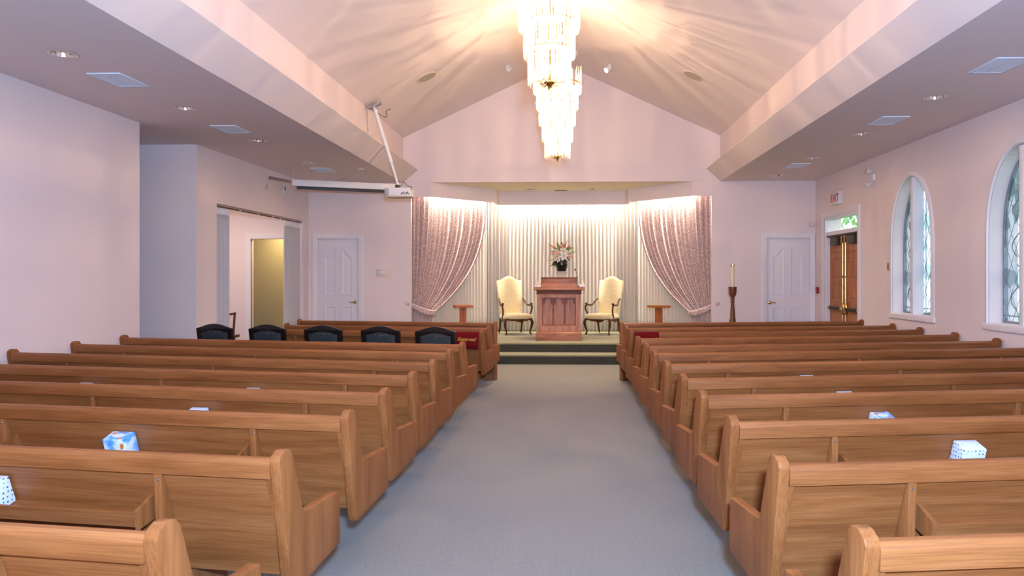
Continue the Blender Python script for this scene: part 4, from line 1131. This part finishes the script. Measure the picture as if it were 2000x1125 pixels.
Xs = lambda u, v, t: tuple(ds * u + dn * v + Vector((0, 0, t)))
b = MB(); b.prism([(-.06, -.035), (-.05, .07), (.05, .07), (.06, .02), (.055, -.05), (-.045, -.05)], 0, LS, lambda v, t, u: Xs(u, v, t)); b.build('case', 'whiteplastic', scn, bevel=.006)
b = MB(); b.box(.08, LS - .02, -.02, .02, -.105, -.052, Xs); b.build('screen_bar', 'black', scn, bevel=.004)
for u in (.02, .35, LS - .1):
    b = MB(); b.tube([Xs(u, 0, .06), Xs(u + .01, 0, FZ - s0.z - .001)], .006, 6); b.build('hanger', 'steel', scn)
b = MB(); b.tube([Xs(-.40, .05, .08), Xs(-.02, .0, .03)], [.03, .02], 8); b.build('wall_bracket', 'steel', scn, smooth=40)

# ------------------------------------------------------------------ small wall fittings
def plate(name, loc, size, mat, label, cat, axis, extra=None):
    """axis 'y' faces the pews on the front wall, 'x+' faces +x (left wall), 'x-' faces -x (right wall)"""
    o = thing(name, label, cat, loc); w, h, t = size
    X = {'y': lambda u, v, s: (u, -s, v), 'x-': lambda u, v, s: (-s, u, v), 'x+': lambda u, v, s: (s, u, v)}[axis]
    b = MB(); b.box(-w / 2, w / 2, -h / 2, h / 2, 0, t, X); b.build('wall_mount', mat, o, bevel=.003)
    for nm, u0, u1, v0_, v1, t1, m2 in extra or []:
        b = MB(); b.box(u0, u1, v0_, v1, t, t + t1, X); b.build(nm, m2, o, bevel=.002)
    return o
plate('thermostat', (-3.765, YF - .001, 1.705), (.26, .16, .012), 'ivory', 'wall plate with a small white control between left door and drape', 'thermostat', 'y',
      [('control', -.085, .05, -.03, .045, .025, 'whiteplastic'), ('button', -.03, -.01, -.02, .0, .03, 'grey'), ('button', .0, .02, -.02, .0, .03, 'grey')])
plate('light_switch', (XR - .001, 11.77, 1.78), (.075, .125, .008), 'brown', 'brass switch plate on the right wall beside the first arched window', 'switch', 'x-', [('toggle', -.008, .008, -.014, .014, .014, 'brown')])
plate('fire_alarm_pull', (XR - .001, 15.03, 1.35), (.09, .13, .045), 'redplastic', 'small red fire alarm box in the corner by the exit doors', 'fire alarm', 'x-', [('pull_handle', -.03, .03, -.03, -.01, .012, 'whiteplastic')])
plate('motion_sensor', (XR - .09, YF - .001, 2.725), (.085, .10, .07), 'ivory', 'small ivory motion sensor high in the right corner above the white door', 'sensor', 'y', [('sensor_window', -.03, .03, -.045, -.005, .006, 'whiteplastic')])
p = Xf(2.40, 3.27, -.001); plate('small_wall_plate', (p[0], p[1], p[2]), (.10, .13, .008), 'ivory', 'ivory blank plate high on the left wall above the opening', 'wall plate', 'x+', [('slot', -.01, .01, -.05, .05, .004, 'brown')])
p = Xf(3.15, 3.27, -.001); plate('screen_switch', (p[0], p[1], p[2]), (.07, .10, .03), 'whiteplastic', 'small white box with a black knob beneath the screen bracket', 'switch', 'x+', [('knob', -.012, .012, .03, .10, .012, 'black')])
ex = thing('exit_sign', 'white EXIT sign with red letters over the oak double doors', 'exit sign', (XR - .001, 13.885, 2.985))
b = MB(); b.box(-.085, 0, -.18, .18, .0, .235); b.build('sign_box', 'whiteplastic', ex, bevel=.006)
text_mesh('exit_letters', 'EXIT', .19, 'exitred', ex, lambda x, y, z: (-.0855 - z, -x, .115 + y), extrude=.0015, off=.004, space=1.05)
em = thing('emergency_light', 'two-headed emergency lamp high on the wall beside the arched window', 'emergency light', (XR - .001, 12.30, 3.275))
b = MB(); b.box(-.05, 0, -.06, .06, -.055, .055); b.build('wall_mount', 'whiteplastic', em, bevel=.01)
for y, z, a in ((-.02, .10, .5), (-.02, -.12, -.35)):
    b = MB(); b.tube([(-.03, 0, z * .4), (-.08, y, z)], .012, 6); b.build('lamp_arm', 'whiteplastic', em, smooth=50)
    rt = Matrix.Rotation(a, 3, 'Y') @ Matrix.Rotation(-PI / 2 - .2, 3, 'Y')
    X = lambda u, v, w: tuple(rt @ Vector((u, v, w)) + Vector((-.10, y, z)))
    b = MB(); b.lathe([(.016, -.05), (.034, -.035), (.044, .04), (.040, .045)], 16, X=X); h = b.build('lamp_head', 'whiteplastic', em, smooth=45)
    b = MB(); b.lathe([(.001, .049), (.039, .0465)], 16, X=X, cap=False); b.build('lens', 'lens', h, smooth=50)

# ------------------------------------------------------------------ light
def add_light(name, kind, loc, energy, color, rot=(0, 0, 0), size=.1, size_y=None, **kw):
    l = bpy.data.lights.new(name, kind); l.energy = energy; l.color = color
    if kind == 'AREA':
        l.size = size
        if size_y: l.shape = 'RECTANGLE'; l.size_y = size_y
    else: l.shadow_soft_size = size
    for k, v in kw.items(): setattr(l, k, v)
    o = bpy.data.objects.new(name, l); COL.objects.link(o); o.location = loc; o.rotation_euler = rot
    return o
WARM = (1.0, .665, .385); COOL = (.36, .61, 1.0); FLUO = (1.0, .91, .75)
for (x, y, z0) in ((-.012, 6.6, 3.365), (-.012, 11.0, 3.43)):
    for k, e in enumerate((44, 48, 50, 54, 92)):
        add_light('chandelier_lamp', 'POINT', (x + .05 * math.cos(2.2 * k), y + .05 * math.sin(2.2 * k), z0 + .16 + .245 * k), e, WARM, size=.006)
# the row of chandeliers goes on over and behind the camera
for y in (2.2, -2.2):
    for z in (3.7, 4.5): add_light('row_lamp', 'POINT', (-.012, y, z), 14, WARM, size=.16)
# the two lit spotlights on the vault
for x, y, tx in ((.94, 13.72, .3), (.30, 13.80, -.3)):
    p = Vector(on_slope(x, y, 1)[0]) + Vector((0, -.05, -.16)); d = Vector((tx, 13.0, 0)) - p
    l = add_light('spot_lamp', 'SPOT', p, 570, (1.0, .84, .52), d.to_track_quat('-Z', 'Y').to_euler(), size=.05, spot_size=math.radians(62), spot_blend=.8)
# tubes behind the valance
add_light('cove_tube_centre', 'AREA', (0, 16.89, 3.50), 225, FLUO, (0, 0, 0), 2.8, .05)
for k in (-1, 1):
    add_light('cove_tube_side', 'AREA', (k * 2.23, 15.92, 3.52), 105, FLUO, (0, 0, k * -.817), 1.7, .05)
# hallway and side room lamps
add_light('hall_lamp', 'AREA', (-6.2, 16.0, 2.85), 34, (1, .78, .45), (0, 0, 0), .4)
add_light('side_room_lamp', 'AREA', (-7.0, 13.4, 3.3), 58, (1, .76, .62), (0, 0, 0), 1.2)
# cool camera flash, then an added warm fill light at the rear wall
add_light('camera_flash', 'AREA', (.30, -.15, 1.95), 690, COOL, (math.radians(108), 0, 0), .16)
add_light('rear_warm_fill', 'AREA', (0, YR + .25, 2.6), 205, (1.0, .67, .40), (math.radians(90), 0, 0), 6.0, 3.0)
w = bpy.data.worlds.new('daylight'); SC.world = w; w.use_nodes = True
nt = w.node_tree; bg = nt.nodes['Background']
sky = nt.nodes.new('ShaderNodeTexSky')
try: sky.sky_type = 'HOSEK_WILKIE'
except Exception: pass
mixn = nt.nodes.new('ShaderNodeMix'); mixn.data_type = 'RGBA'; mixn.inputs['Factor'].default_value = .85
nt.links.new(sky.outputs[0], mixn.inputs['A']); mixn.inputs['B'].default_value = (.80, .92, 1.0, 1)
nt.links.new(mixn.outputs['Result'], bg.inputs['Color']); bg.inputs['Strength'].default_value = 3.2

# ------------------------------------------------------------------ camera
cam = bpy.data.cameras.new('camera'); co = bpy.data.objects.new('camera', cam); COL.objects.link(co)
cam.sensor_width = 36.0; cam.lens = 36.0 * 1420 / 2000
cam.shift_x = -(1061.6 - 1000) / 2000; cam.shift_y = -(562.5 - 543) / 2000
co.location = (.17, 0, 1.6); co.rotation_euler = (math.radians(90), 0, math.radians(2.033))
cam.clip_start = .05; cam.clip_end = 200
SC.camera = co

vs_ = SC.view_settings
vs_.view_transform = 'Standard'; vs_.look = 'None'; vs_.gamma = 1.0; vs_.use_curve_mapping = False; vs_.exposure = 0.0
cy = SC.cycles
cy.use_denoising = True
cy.transparent_max_bounces = 24
cy.max_bounces = 10; cy.diffuse_bounces = 5; cy.glossy_bounces = 4
cy.sample_clamp_indirect = 8.0
cy.caustics_reflective = False; cy.caustics_refractive = False
